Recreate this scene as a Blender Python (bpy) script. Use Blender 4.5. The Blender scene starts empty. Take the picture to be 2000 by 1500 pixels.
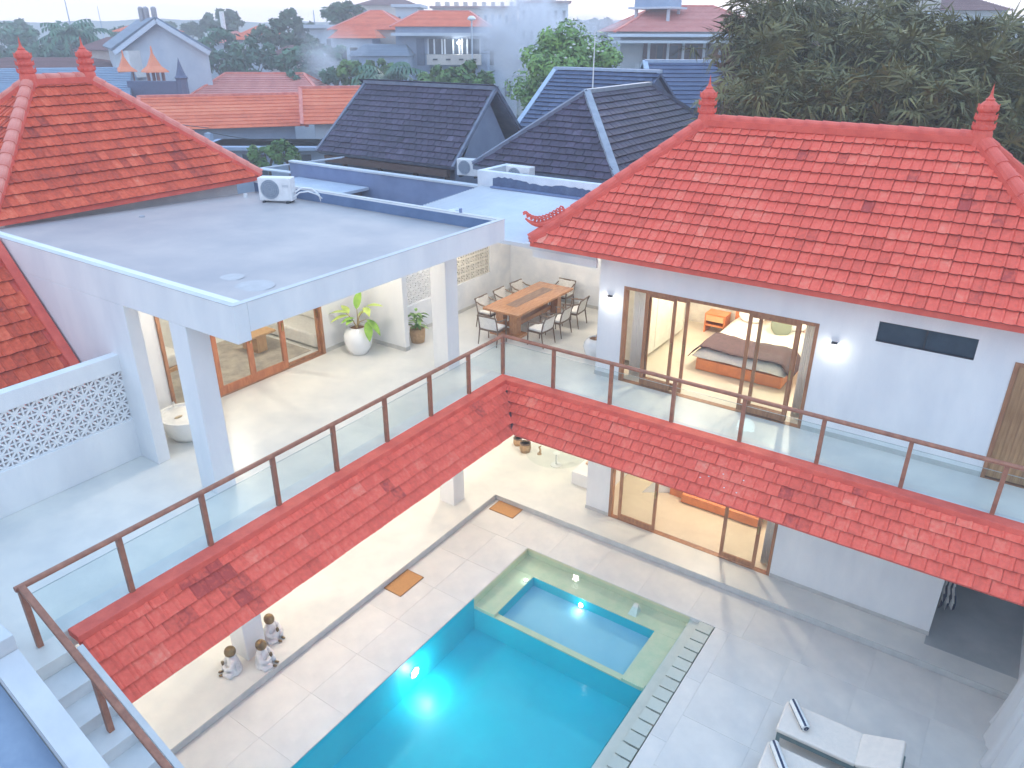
import bpy, bmesh, math, random
from mathutils import Vector, Matrix
R=math.radians; PI=math.pi; sin=math.sin; cos=math.cos
random.seed(7)
scene=bpy.context.scene
COL=scene.collection
# ---------------------------------------------------------------- camera
CAM=Vector((9.309,-13.185,7.30)); YAW=R(124.458); PITCH=R(-25.106); ROLL=R(0.141); FPX=1466.7
FW=Vector((cos(PITCH)*cos(YAW),cos(PITCH)*sin(YAW),sin(PITCH)))
_r=Vector((sin(YAW),-cos(YAW),0)); _u=_r.cross(FW)
RT=_r*cos(ROLL)+_u*sin(ROLL); UP=_u*cos(ROLL)-_r*sin(ROLL)
HF=Vector((cos(YAW),sin(YAW),0))
cd=bpy.data.cameras.new('camera'); cam=bpy.data.objects.new('camera',cd); COL.objects.link(cam)
M=Matrix((RT,UP,-FW)).transposed().to_4x4(); M.translation=CAM; cam.matrix_world=M
cd.sensor_width=36; cd.lens=36*FPX/2000; cd.clip_start=.1; cd.clip_end=6000
scene.camera=cam
def W(px,py,D):
    """survey helper: world point seen along a ray at horizontal depth D (metres)"""
    d=FW+RT*(px-1000)/FPX-UP*(py-750)/FPX
    return CAM+d*(D/d.dot(HF))
# ---------------------------------------------------------------- world, sun, exposure
SUN_EL=R(9); SUN_AZ=R(112)      # azimuth as math angle from +x
w=bpy.data.worlds.new('World'); scene.world=w; w.use_nodes=True
nt=w.node_tree; nt.nodes.clear()
def N(t,ty,**k):
    n=t.nodes.new(ty)
    for a,b in k.items(): setattr(n,a,b)
    return n
out=N(nt,'ShaderNodeOutputWorld'); bg=N(nt,'ShaderNodeBackground'); sky=N(nt,'ShaderNodeTexSky')
sky.sky_type='NISHITA'; sky.sun_disc=False; sky.sun_elevation=SUN_EL; sky.sun_rotation=PI/2-SUN_AZ
sky.air_density=1.0; sky.dust_density=1.5; sky.ozone_density=2.0
bg.inputs['Strength'].default_value=.15
tc=N(nt,'ShaderNodeTexCoord'); mp=N(nt,'ShaderNodeMapping'); mp.inputs['Scale'].default_value=(1,1,5)
nz=N(nt,'ShaderNodeTexNoise'); nz.inputs['Scale'].default_value=3.2; nz.inputs['Detail'].default_value=6; nz.inputs['Roughness'].default_value=.6
cr=N(nt,'ShaderNodeValToRGB'); cr.color_ramp.elements[0].position=.3; cr.color_ramp.elements[0].color=(.93,.93,.93,1); cr.color_ramp.elements[1].position=.65; cr.color_ramp.elements[1].color=(.95,.95,.95,1)
sx=N(nt,'ShaderNodeSeparateXYZ'); el=N(nt,'ShaderNodeValToRGB')
el.color_ramp.elements[0].position=0; el.color_ramp.elements[0].color=(10.0,8.3,7.9,1)
el.color_ramp.elements[1].position=.9; el.color_ramp.elements[1].color=(3.8,5.7,8.5,1)
e=el.color_ramp.elements.new(.12); e.color=(5.7,5.7,6.1,1)
e=el.color_ramp.elements.new(.35); e.color=(4.3,5.7,7.7,1)
mx=N(nt,'ShaderNodeMixRGB')
L=nt.links.new
L(tc.outputs['Generated'],mp.inputs['Vector']); L(mp.outputs[0],nz.inputs['Vector']); L(nz.outputs['Fac'],cr.inputs[0])
L(tc.outputs['Generated'],sx.inputs[0]); L(sx.outputs['Z'],el.inputs[0])
L(cr.outputs[0],mx.inputs[0]); L(sky.outputs[0],mx.inputs[1]); L(el.outputs[0],mx.inputs[2])
L(mx.outputs[0],bg.inputs['Color']); L(bg.outputs[0],out.inputs['Surface'])
sd=bpy.data.lights.new('sun','SUN'); sd.energy=.6; sd.angle=R(12); sd.color=(1,.86,.78)
so=bpy.data.objects.new('sun',sd); COL.objects.link(so)
SD=Vector((cos(SUN_EL+.12)*cos(SUN_AZ),cos(SUN_EL+.12)*sin(SUN_AZ),sin(SUN_EL+.12)))
so.rotation_euler=SD.to_track_quat('Z','Y').to_euler(); so.location=(0,0,40)
scene.render.engine='CYCLES'
scene.view_settings.view_transform='Standard'; scene.view_settings.look='None'; scene.view_settings.gamma=1
scene.view_settings.exposure=.78
try: scene.view_settings.use_curve_mapping=False
except: pass
scene.cycles.max_bounces=8; scene.cycles.volume_bounces=1; scene.cycles.volume_step_rate=4; scene.cycles.volume_max_steps=64; scene.cycles.transparent_max_bounces=16; scene.cycles.sample_clamp_indirect=6
scene.cycles.caustics_reflective=False; scene.cycles.caustics_refractive=False
# ---------------------------------------------------------------- materials
MATS={}
def mat(name,col,rough=.6,col2=None,nscale=6,detail=5,bump=0,bscale=40,metal=0,spec=.5,emit=None,estr=0,stretch=None,lo=.35,hi=.65,coat=0,rnd=0):
    if name in MATS: return MATS[name]
    m=bpy.data.materials.new(name); m.use_nodes=True; t=m.node_tree; b=t.nodes['Principled BSDF']
    b.inputs['Roughness'].default_value=rough; b.inputs['Metallic'].default_value=metal
    b.inputs['Specular IOR Level'].default_value=spec; b.inputs['Coat Weight'].default_value=coat
    tc=N(t,'ShaderNodeTexCoord'); mp=N(t,'ShaderNodeMapping'); t.links.new(tc.outputs['Object'],mp.inputs[0])
    if stretch: mp.inputs['Scale'].default_value=stretch
    c2=col2 or tuple(x*.86 for x in col)
    nz=N(t,'ShaderNodeTexNoise'); nz.inputs['Scale'].default_value=nscale; nz.inputs['Detail'].default_value=detail; nz.inputs['Roughness'].default_value=.62
    t.links.new(mp.outputs[0],nz.inputs['Vector'])
    cr=N(t,'ShaderNodeValToRGB'); cr.color_ramp.elements[0].position=lo; cr.color_ramp.elements[1].position=hi
    cr.color_ramp.elements[0].color=(*c2,1); cr.color_ramp.elements[1].color=(*col,1)
    t.links.new(nz.outputs['Fac'],cr.inputs[0]); last=cr.outputs[0]
    if rnd:
        oi=N(t,'ShaderNodeObjectInfo'); mr=N(t,'ShaderNodeMapRange'); mr.inputs['To Min'].default_value=1-rnd; mr.inputs['To Max'].default_value=1+rnd*.6
        t.links.new(oi.outputs['Random'],mr.inputs['Value'])
        hv=N(t,'ShaderNodeHueSaturation'); t.links.new(mr.outputs[0],hv.inputs['Value']); t.links.new(last,hv.inputs['Color']); last=hv.outputs[0]
    t.links.new(last,b.inputs['Base Color'])
    if bump:
        n2=N(t,'ShaderNodeTexNoise'); n2.inputs['Scale'].default_value=bscale; n2.inputs['Detail'].default_value=4
        t.links.new(mp.outputs[0],n2.inputs['Vector'])
        bp=N(t,'ShaderNodeBump'); bp.inputs['Strength'].default_value=bump; bp.inputs['Distance'].default_value=.02
        t.links.new(n2.outputs['Fac'],bp.inputs['Height']); t.links.new(bp.outputs[0],b.inputs['Normal'])
    if emit: b.inputs['Emission Color'].default_value=(*emit,1); b.inputs['Emission Strength'].default_value=estr
    MATS[name]=m; return m
def tile_mat(name,stops,rough=.7):
    m=bpy.data.materials.new(name); m.use_nodes=True; t=m.node_tree; b=t.nodes['Principled BSDF']; b.inputs['Roughness'].default_value=rough; b.inputs['Specular IOR Level'].default_value=.22
    at=N(t,'ShaderNodeAttribute',attribute_name='tint'); oi=N(t,'ShaderNodeObjectInfo'); se=N(t,'ShaderNodeSeparateColor')
    t.links.new(oi.outputs['Color'],se.inputs[0]); ad=N(t,'ShaderNodeMath',operation='ADD')
    t.links.new(at.outputs['Fac'],ad.inputs[0]); t.links.new(se.outputs[0],ad.inputs[1])
    ge=N(t,'ShaderNodeNewGeometry')
    nz=N(t,'ShaderNodeTexNoise'); nz.inputs['Scale'].default_value=1.1; nz.inputs['Detail'].default_value=6; nz.inputs['Roughness'].default_value=.65; t.links.new(ge.outputs['Position'],nz.inputs['Vector'])
    n3=N(t,'ShaderNodeTexNoise'); n3.inputs['Scale'].default_value=14; n3.inputs['Detail'].default_value=5; t.links.new(ge.outputs['Position'],n3.inputs['Vector'])
    m1=N(t,'ShaderNodeMath',operation='MULTIPLY_ADD'); m1.inputs[1].default_value=1.0; m1.inputs[2].default_value=-.5; t.links.new(nz.outputs['Fac'],m1.inputs[0])
    m2=N(t,'ShaderNodeMath',operation='MULTIPLY_ADD'); m2.inputs[1].default_value=.8; m2.inputs[2].default_value=-.4; t.links.new(n3.outputs['Fac'],m2.inputs[0])
    a2=N(t,'ShaderNodeMath',operation='ADD'); t.links.new(ad.outputs[0],a2.inputs[0]); t.links.new(m1.outputs[0],a2.inputs[1])
    a3=N(t,'ShaderNodeMath',operation='ADD'); t.links.new(a2.outputs[0],a3.inputs[0]); t.links.new(m2.outputs[0],a3.inputs[1])
    cr=N(t,'ShaderNodeValToRGB'); es=cr.color_ramp.elements
    es[0].position=stops[0][0]; es[0].color=(*stops[0][1],1); es[1].position=stops[-1][0]; es[1].color=(*stops[-1][1],1)
    for p,c in stops[1:-1]: q=es.new(p); q.color=(*c,1)
    t.links.new(a3.outputs[0],cr.inputs[0]); t.links.new(cr.outputs[0],b.inputs['Base Color'])
    bp=N(t,'ShaderNodeBump'); bp.inputs['Strength'].default_value=.25; bp.inputs['Distance'].default_value=.01
    t.links.new(n3.outputs['Fac'],bp.inputs['Height']); t.links.new(bp.outputs[0],b.inputs['Normal'])
    MATS[name]=m; return m
RED=tile_mat('red_tile',[(0,(.46,.07,.055)),(.22,(.68,.11,.07)),(.55,(.84,.132,.085)),(.8,(.86,.20,.13)),(1,(.85,.31,.22))])
REDL=tile_mat('red_tile_old',[(0,(.26,.045,.035)),(.3,(.50,.075,.038)),(.6,(.68,.105,.048)),(.85,(.76,.16,.08)),(1,(.72,.23,.14))])
DARK=tile_mat('slate_tile',[(0,(.028,.024,.040)),(.4,(.046,.038,.066)),(.7,(.072,.056,.096)),(1,(.12,.10,.15))],.5)
BLUE=tile_mat('blue_slate_tile',[(0,(.035,.055,.11)),(.5,(.06,.085,.16)),(1,(.11,.14,.23))],.5)
REDCAP=mat('red_cap',(.78,.13,.085),.7,(.64,.09,.06),3,bump=.2)
REDCAP_L=mat('pink_cap',(.76,.27,.20),.65,(.62,.15,.11),3,bump=.2)
WHITE=mat('white_paint',(.79,.79,.78),.75,(.69,.70,.71),1.0,10,stretch=(1.6,1.6,.5),bump=.05,bscale=60)
COPING=mat('toned_coping',(.60,.60,.60),.75,(.50,.51,.53),1.5,10,bump=.05)  # white tops greyed in colour so flat faces do not overexpose
TSHADE=mat('tile_lip_shade',(.40,.06,.045),.8,(.22,.04,.03),6); SSHADE=mat('slate_lip_shade',(.020,.018,.028),.8)  # lip faces coloured dark to paint the shadow line under each course
WHITE2=mat('white_plaster_worn',(.76,.77,.79),.8,(.62,.65,.70),2.0,8,bump=.08)
SKIRT=mat('grey_skirting',(.52,.52,.50),.6)
FLOOR=mat('polished_terrace_floor',(.74,.72,.66),.32,(.61,.61,.58),.8,11,lo=.36,hi=.62,spec=.4)
PAVE=mat('courtyard_stone',(.72,.68,.62),.5,(.57,.55,.52),1.1,12,lo=.32,hi=.66,rnd=.02,bump=.05)
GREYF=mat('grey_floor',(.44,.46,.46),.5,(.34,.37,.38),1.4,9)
STEP=mat('step_stone',(.66,.67,.66),.5,(.56,.58,.58),2,8)
WOOD=mat('red_brown_wood',(.40,.165,.095),.45,(.25,.095,.055),7,6,stretch=(1,1,1),bump=.1)
DOORW=mat('door_wood',(.40,.19,.09),.4,(.27,.115,.055),5,6,stretch=(3,3,.6))
TEAK=mat('teak',(.50,.24,.10),.25,(.36,.155,.06),5,7,stretch=(4,.7,1),coat=.3)
CHW=mat('chair_wood',(.16,.10,.06),.4,(.10,.06,.04),8)
ORW=mat('orange_wood',(.70,.24,.08),.4,(.58,.18,.06),5)
FAB=mat('white_fabric',(.80,.78,.74),.9,(.70,.68,.65),14,bump=.2,bscale=120)
CREAM=mat('lounger_cream',(.80,.70,.60),.85,(.74,.65,.56),9,bump=.1)
RUNNER=mat('brown_throw',(.085,.05,.06),.9,(.055,.035,.045),12,bump=.3)
SAGE=mat('sage_cushion',(.22,.24,.18),.9)
DECK=mat('flat_roof_concrete',(.48,.43,.41),.5,(.35,.33,.34),.6,10,lo=.34,hi=.66,bump=.05,bscale=12)
METALW=mat('white_corrugated',(.60,.63,.67),.4,(.53,.57,.63),1.5,6)
ACW=mat('ac_white',(.80,.80,.80),.4)
DKP=mat('dark_plastic',(.03,.035,.045),.5)
DKGL=mat('dark_glass_panel',(.045,.07,.10),.2,(.03,.05,.075),3)
LAMPM=mat('lamp_diffuser',(.9,.9,.9),.5,emit=(1,.97,.92),estr=7)
GREENST=mat('pool_green_stone',(.68,.58,.38),.5,(.50,.52,.33),3.5,8,bump=.15,bscale=25,lo=.3,hi=.7)
WETST=mat('wet_coping_stone',(.52,.54,.47),.45,(.45,.49,.43),3,8,rnd=.08)
POOLD=mat('pool_blue_plaster',(.0,.47,.55),.5,(.0,.42,.51),1.1,6)
POOLS=mat('shallow_blue_plaster',(.26,.50,.60),.5,(.22,.46,.57),1.1,6)
MATW=mat('coir_mat',(.55,.27,.09),.95,(.42,.20,.06),40,bump=.5,bscale=150)
POT=mat('white_glazed_pot',(.80,.81,.83),.12,(.76,.78,.80),4,coat=.5)
WICK=mat('wicker',(.52,.34,.18),.8,(.36,.22,.11),18,bump=.5,bscale=60)
SOIL=mat('soil',(.20,.10,.05),.95)
BRONZE=mat('gold_bronze',(.30,.21,.09),.35,(.16,.10,.05),9,metal=.7)
ROBE=mat('white_robe',(.78,.77,.76),.8,(.62,.61,.62),10)
STRIPEN=mat('navy_stripe',(.025,.04,.09),.9)
TUBM=mat('white_stone_tub',(.80,.79,.75),.4,(.74,.73,.69),3)
RUG=mat('faded_rug',(.44,.38,.31),.95,(.30,.27,.23),3.2,9,bump=.3,lo=.4,hi=.6)
BLUEWALL=mat('blue_grey_wall',(.20,.26,.42),.8,(.16,.21,.35),1.4,7)
ROOMW=mat('room_wall',(.80,.78,.72),.8)
BARK=mat('bark',(.16,.12,.09),.9,(.10,.075,.06),8,bump=.5)
CURT=mat('sheer_curtain',(.84,.85,.86),.9,(.80,.81,.83)); CURT.node_tree.nodes['Principled BSDF'].inputs['Transmission Weight'].default_value=0
def leafmat(name,a,b,sc=1.5):
    m=mat(name,a,.6,b,sc,5,lo=.35,hi=.62,spec=.3)
    return m
LEAF=leafmat('leaf_green',(.13,.24,.05),(.05,.11,.03))
LEAFD=leafmat('leaf_dark',(.08,.14,.07),(.035,.07,.04))
LEAFB=leafmat('leaf_bluish',(.09,.20,.11),(.04,.10,.07),.5)
LIME=leafmat('leaf_lime',(.30,.50,.08),(.16,.34,.05),5)
LIME2=leafmat('leaf_yellow_lime',(.50,.60,.16),(.32,.46,.08),5)
VARI=leafmat('leaf_variegated',(.42,.55,.20),(.12,.30,.06),9)
PALM=leafmat('palm_green',(.21,.185,.065),(.075,.08,.03),.8)
PALMD=leafmat('palm_dead',(.27,.165,.10),(.10,.06,.04),.9)
def _curt():
    t=CURT.node_tree; b=t.nodes['Principled BSDF']; o=[n for n in t.nodes if n.type=='OUTPUT_MATERIAL'][0]
    tl=N(t,'ShaderNodeBsdfTranslucent'); tl.inputs['Color'].default_value=(.85,.85,.83,1); mx=N(t,'ShaderNodeMixShader'); mx.inputs[0].default_value=.45
    t.links.new(b.outputs[0],mx.inputs[1]); t.links.new(tl.outputs[0],mx.inputs[2]); t.links.new(mx.outputs[0],o.inputs[0])
_curt()
def glass(name,tint=(.93,.98,.97),refl=1.0,rough=.02,bump=0,bs=3):
    m=bpy.data.materials.new(name); m.use_nodes=True; t=m.node_tree; t.nodes.clear()
    o=N(t,'ShaderNodeOutputMaterial'); mx=N(t,'ShaderNodeMixShader'); tr=N(t,'ShaderNodeBsdfTransparent'); gl=N(t,'ShaderNodeBsdfGlossy'); fr=N(t,'ShaderNodeFresnel')
    fr.inputs['IOR'].default_value=1.33 if bump else 1.45; tr.inputs['Color'].default_value=(*tint,1); gl.inputs['Roughness'].default_value=rough
    mu=N(t,'ShaderNodeMath',operation='MULTIPLY'); gg=N(t,'ShaderNodeNewGeometry'); mr=N(t,'ShaderNodeMapRange'); mr.inputs['To Min'].default_value=refl; mr.inputs['To Max'].default_value=0
    t.links.new(gg.outputs['Backfacing'],mr.inputs['Value']); t.links.new(mr.outputs[0],mu.inputs[1]); mu.use_clamp=True
    t.links.new(fr.outputs[0],mu.inputs[0]); t.links.new(mu.outputs[0],mx.inputs[0]); t.links.new(tr.outputs[0],mx.inputs[1]); t.links.new(gl.outputs[0],mx.inputs[2]); t.links.new(mx.outputs[0],o.inputs[0])
    if bump:
        tc=N(t,'ShaderNodeTexCoord'); nz=N(t,'ShaderNodeTexNoise'); nz.inputs['Scale'].default_value=bs; nz.inputs['Detail'].default_value=3; t.links.new(tc.outputs['Object'],nz.inputs['Vector'])
        bp=N(t,'ShaderNodeBump'); bp.inputs['Strength'].default_value=bump; bp.inputs['Distance'].default_value=.03; t.links.new(nz.outputs['Fac'],bp.inputs['Height'])
        t.links.new(bp.outputs[0],gl.inputs['Normal']); t.links.new(bp.outputs[0],fr.inputs['Normal'])
    MATS[name]=m; return m
GLASS=glass('clear_glass',(.96,.975,.965),.8)
RGLASS=glass('railing_glass',(.93,.965,.96),.8)
WATER=glass('pool_water',(.84,.96,.98),.7,.03,.12,2.2)
# ---------------------------------------------------------------- mesh helpers
class MB:
    def __init__(s): s.v=[]; s.f=[]; s.t=[]; s.m=[]
    def add(s,vs,fs,tint=None,mi=0):
        o=len(s.v); s.v+= [tuple(x) for x in vs]
        for f in fs: s.f.append(tuple(i+o for i in f)); s.t.append(0 if tint is None else tint); s.m.append(mi)
        return s
    def box(s,x0,x1,y0,y1,z0,z1,mi=0,tint=None,mtx=None):
        vs=[(x,y,z) for z in (z0,z1) for y in (y0,y1) for x in (x0,x1)]
        if mtx: vs=[mtx@Vector(v) for v in vs]
        return s.add(vs,[(0,2,3,1),(4,5,7,6),(0,1,5,4),(2,6,7,3),(0,4,6,2),(1,3,7,5)],tint,mi)
    def bar(s,a,b,wd,ht,mi=0,up=(0,0,1)):
        a=Vector(a);b=Vector(b); d=(b-a); l=d.length; d.normalize(); u=Vector(up)
        if abs(d.dot(u))>.98: u=Vector((1,0,0))
        sd=d.cross(u).normalized(); u=sd.cross(d)
        vs=[p+sd*(i*wd/2)+u*(j*ht/2) for p in (a,b) for j in (-1,1) for i in (-1,1)]
        return s.add(vs,[(0,1,3,2),(4,6,7,5),(0,4,5,1),(2,3,7,6),(0,2,6,4),(1,5,7,3)],None,mi)
    def tube(s,pts,r,n=8,mi=0,cap=True):
        pts=[Vector(p) for p in pts]; rs=r if isinstance(r,(list,tuple)) else [r]*len(pts)
        rings=[]; prev=None
        for i,p in enumerate(pts):
            d=(pts[min(i+1,len(pts)-1)]-pts[max(i-1,0)]).normalized()
            if prev is None:
                a=Vector((0,0,1)) if abs(d.z)<.9 else Vector((1,0,0)); s1=d.cross(a).normalized()
            else: s1=(prev-d*prev.dot(d)).normalized()
            prev=s1; s2=d.cross(s1)
            rings.append([p+(s1*cos(2*PI*k/n)+s2*sin(2*PI*k/n))*rs[i] for k in range(n)])
        vs=[v for rg in rings for v in rg]; fs=[]
        for i in range(len(pts)-1):
            for k in range(n): a=i*n+k; b=i*n+(k+1)%n; fs.append((a,b,b+n,a+n))
        if cap: fs.append(tuple(reversed(range(n)))); fs.append(tuple((len(pts)-1)*n+k for k in range(n)))
        return s.add(vs,fs,None,mi)
    def lathe(s,prof,c=(0,0,0),n=20,mi=0,sx=1,sy=1):
        vs=[(c[0]+r*cos(2*PI*k/n)*sx,c[1]+r*sin(2*PI*k/n)*sy,c[2]+z) for r,z in prof for k in range(n)]; fs=[]
        for i in range(len(prof)-1):
            for k in range(n): a=i*n+k; b=i*n+(k+1)%n; fs.append((a,b,b+n,a+n))
        if prof[0][0]>1e-4: fs.append(tuple(reversed(range(n))))
        if prof[-1][0]>1e-4: fs.append(tuple((len(prof)-1)*n+k for k in range(n)))
        return s.add(vs,fs,None,mi)
    def ell(s,c,r,n=12,m=8,mi=0,mtx=None):
        vs=[];fs=[]
        for i in range(m+1):
            th=PI*i/m
            for k in range(n):
                ph=2*PI*k/n; v=Vector((r[0]*sin(th)*cos(ph),r[1]*sin(th)*sin(ph),r[2]*cos(th)))
                if mtx: v=mtx@v
                vs.append(v+Vector(c))
        for i in range(m):
            for k in range(n): a=i*n+k;b=i*n+(k+1)%n; fs.append((a,a+n,b+n,b))
        return s.add(vs,fs,None,mi)
    def disc(s,r,z,n=24,c=(0,0),sy=1):
        return s.add([(c[0]+r*cos(2*PI*k/n),c[1]+r*sin(2*PI*k/n)*sy,z) for k in range(n)],[tuple(range(n))])
    def quad(s,a,b,c,d,mi=0,tint=None): return s.add([a,b,c,d],[(0,1,2,3)],tint,mi)
    def mesh(s,name,mats,smooth=False,tint=False):
        me=bpy.data.meshes.new(name); me.from_pydata([tuple(v) for v in s.v],[],s.f)
        for m in (mats if isinstance(mats,(list,tuple)) else [mats]): me.materials.append(m)
        if any(s.m): me.polygons.foreach_set('material_index',s.m)
        if tint: a=me.attributes.new('tint','FLOAT','FACE'); a.data.foreach_set('value',s.t)
        if smooth: me.polygons.foreach_set('use_smooth',[True]*len(me.polygons))
        me.update(); return me
    def obj(s,name,mats,parent=None,smooth=False,tint=False,bevel=0,kind=None,label=None,sub=0):
        me=s.mesh(name,mats,smooth,tint); o=bpy.data.objects.new(name,me); COL.objects.link(o)
        if parent: o.parent=parent
        if tint: o.color=(0,0,0,1)
        if bevel:
            b=o.modifiers.new('bevel','BEVEL'); b.width=bevel; b.segments=2; b.limit_method='ANGLE'
        if sub:
            b=o.modifiers.new('sub','SUBSURF'); b.levels=sub; b.render_levels=sub
        if kind: o['kind']=kind
        if label: o['label']=label
        return o
def thing(name,label,cat,loc=(0,0,0),rz=0,group=None):
    o=bpy.data.objects.new(name,None); COL.objects.link(o); o.location=loc; o.rotation_euler=(0,0,rz); o.empty_display_size=.2
    o['label']=label; o['category']=cat
    if group: o['group']=group
    return o
def tag(o,label,cat,group=None):
    o['label']=label; o['category']=cat
    if group: o['group']=group
    return o
def inst(me,name,parent,mtx,color=None):
    o=bpy.data.objects.new(name,me); COL.objects.link(o); o.parent=parent; o.matrix_local=mtx
    if color is not None: o.color=color
    return o
def dup(root,loc,rz,label=None,group=None):
    r=root.copy(); COL.objects.link(r); r.location=loc; r.rotation_euler=(0,0,rz)
    if label: r['label']=label
    if group: r['group']=group
    for ch in list(root.children):
        c=ch.copy(); COL.objects.link(c); c.parent=r
        for g in ch.children:
            d=g.copy(); COL.objects.link(d); d.parent=c
    return r
def smooth_angle(o,ang=40):
    for p in o.data.polygons: p.use_smooth=True
    try: o.data.set_sharp_from_angle(angle=R(ang))
    except: pass
# one roof tile: u across, v up the slope, n out of the roof
def tile_mesh(name,wd,ln,m,flat=False):
    if flat: prof=[(-.49,.0),(-.44,.006),(.44,.006),(.49,.0)]
    else: prof=[(-.5,.0),(-.40,.010),(-.25,.002),(.20,.002),(.34,.020),(.44,.024),(.5,.012)]
    mb=MB(); th=.020
    t=[(p[0]*wd,0,p[1]+.050) for p in prof]; u=[(p[0]*wd,ln,p[1]+.006) for p in prof]; lo=[(p[0]*wd,0,p[1]+.050-th) for p in prof]
    n=len(prof); vs=t+u+lo; fs=[(i,i+1,n+i+1,n+i) for i in range(n-1)]+[(2*n+i,2*n+i+1,i+1,i) for i in range(n-1)]
    fs+=[(0,n,2*n),(n-1,3*n-1,2*n-1)]
    mb.add(vs,fs); n_=n-1; mb.m=[0]*n_+[1]*n_+[0]*(len(fs)-2*n_); ed=SSHADE if flat else TSHADE; return mb.mesh(name,[m,ed]),(vs,fs,mb.m,ed)
def in_poly(p,poly):
    c=False; j=len(poly)-1
    for i in range(len(poly)):
        a=poly[i];b=poly[j]
        if (a[1]>p[1])!=(b[1]>p[1]) and p[0]<(b[0]-a[0])*(p[1]-a[1])/(b[1]-a[1]+1e-12)+a[0]: c=not c
        j=i
    return c
SPOTS=[((.40,-8.35,-.30),.30,.45),((.62,-8.05,-.60),.26,.40),((.30,-8.85,-.25),.22,.4),((.80,-7.95,-.80),.2,.3),((.6,-9.0,-.6),.22,.3),((.4,-1.6,-.3),.3,.25),((7.2,-.5,-.5),.4,.15)]
def tile_faces(parent,faces,wd,ex,m,maxn=300,name='tile',flat=False,var=.22,off=.5):
    """faces: list of (origin,U,V,poly2d): U along the eave, V up the slope, unit vectors; poly in (u,v)"""
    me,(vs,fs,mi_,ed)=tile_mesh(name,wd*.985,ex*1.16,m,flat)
    L=[]
    for O,U,V,poly in faces:
        O=Vector(O);U=Vector(U).normalized();V=Vector(V).normalized();Nn=U.cross(V)
        u0=min(p[0] for p in poly);u1=max(p[0] for p in poly);v1=max(p[1] for p in poly)
        r=0; v=0
        while v<v1-.05:
            u=u0+wd*.5-(wd*off if r%2 else 0)
            while u<u1+wd*.3:
                if in_poly((u,min(v+ex*.45,v1-.01)),poly):
                    ju=random.uniform(-.004,.004); jr=random.gauss(0,.004); jn=random.uniform(0,.006)
                    P=O+U*(u+ju)+V*(v+random.uniform(-.006,.006))+Nn*jn
                    U2=(U*cos(jr)+V*sin(jr)); V2=Nn.cross(U2)
                    tint=min(.95,max(.05,random.gauss(.5,var*.42)+(random.random()<.035)*random.choice((-.3,.22))))
                    for q_,r_,k_ in SPOTS:
                        if (P-Vector(q_)).length<r_: tint=max(.02,tint-k_)
                    L.append(((P-CAM).length,P,U2,V2,Nn,tint))
                u+=wd
            r+=1; v+=ex
    L.sort(key=lambda a:a[0])
    for d,P,U,V,Nn,tn in L[:maxn]:
        inst(me,name,parent,Matrix(((U.x,V.x,Nn.x,P.x),(U.y,V.y,Nn.y,P.y),(U.z,V.z,Nn.z,P.z),(0,0,0,1))),(tn,0,0,1))
    if len(L)>maxn:
        mb=MB()
        for d,P,U,V,Nn,tn in L[maxn:]:
            mb.add([P+U*a+V*b+Nn*c for a,b,c in vs],fs,tn); mb.m[-len(fs):]=mi_
        mb.obj(name+'_field',[m,ed],parent,tint=True,kind='stuff')
def caps(parent,a,b,m,r=.11,ln=.34,name='ridge_tile'):
    """overlapping half round cap tiles from low end a to high end b"""
    a=Vector(a);b=Vector(b);d=b-a;n=max(1,round(d.length/ln));d.normalize()
    sd=d.cross(Vector((0,0,1))).normalized();up=sd.cross(d)
    mb=MB(); K=7; l=(b-a).length/n
    def ring(y,rr,z): return [(cos(PI*k/(K-1)*1.0)*rr,y,sin(PI*k/(K-1))*rr*.85+z) for k in range(K)]
    v=ring(0,r*1.08,0)+ring(l*1.12,r*.92,0)+ring(0,r*.86,-.01); fs=[(k+1,k,K+k,K+k+1) for k in range(K-1)]+[(k,k+1,2*K+k+1,2*K+k) for k in range(K-1)]
    v+=[(r*1.08,0,-.08),(-r*1.08,0,-.08),(r*.92,l*1.12,-.08),(-r*.92,l*1.12,-.08)]; q=3*K
    fs+=[(0,q,q+2,K),(K-1,2*K-1,q+3,q+1)]
    mb.add(v,fs); me=mb.mesh(name,m)
    for i in range(n):
        P=a+d*(l*i)
        inst(me,name,parent,Matrix(((sd.x,d.x,up.x,P.x),(sd.y,d.y,up.y,P.y),(sd.z,d.z,up.z,P.z),(0,0,0,1))),(.5+random.uniform(-.2,.2),0,0,1))
def finial(parent,p,m,s=1.0,rz=PI/4):
    mb=MB()
    mb.lathe([(.24,-.30),(.22,.0),(.20,.06),(.235,.09),(.235,.15),(.19,.18),(.18,.26),(.225,.29),(.225,.35),(.18,.38),(.175,.44),(.21,.47),(.215,.52),(.19,.60),(.13,.66),(.09,.69),(.10,.72),(.06,.75),(.035,.80),(.015,.95),(0,1.05)],n=12)
    for lv,rr,h in ((.14,.215,.09),(.33,.205,.09),(.52,.19,.10)):
        for k in range(8):
            a=k*PI/4+PI/8; c=Vector((cos(a)*rr,sin(a)*rr,lv)); mb.ell(c,(.045,.045,.06),6,4); mb.tube([c,c+Vector((cos(a)*.035,sin(a)*.035,h))],[.03,.008],5)
    o=mb.obj('finial',m,parent,smooth=False); o.matrix_local=Matrix.Translation(p)@Matrix.Rotation(rz,4,'Z')@Matrix.Scale(s,4); return o
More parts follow.
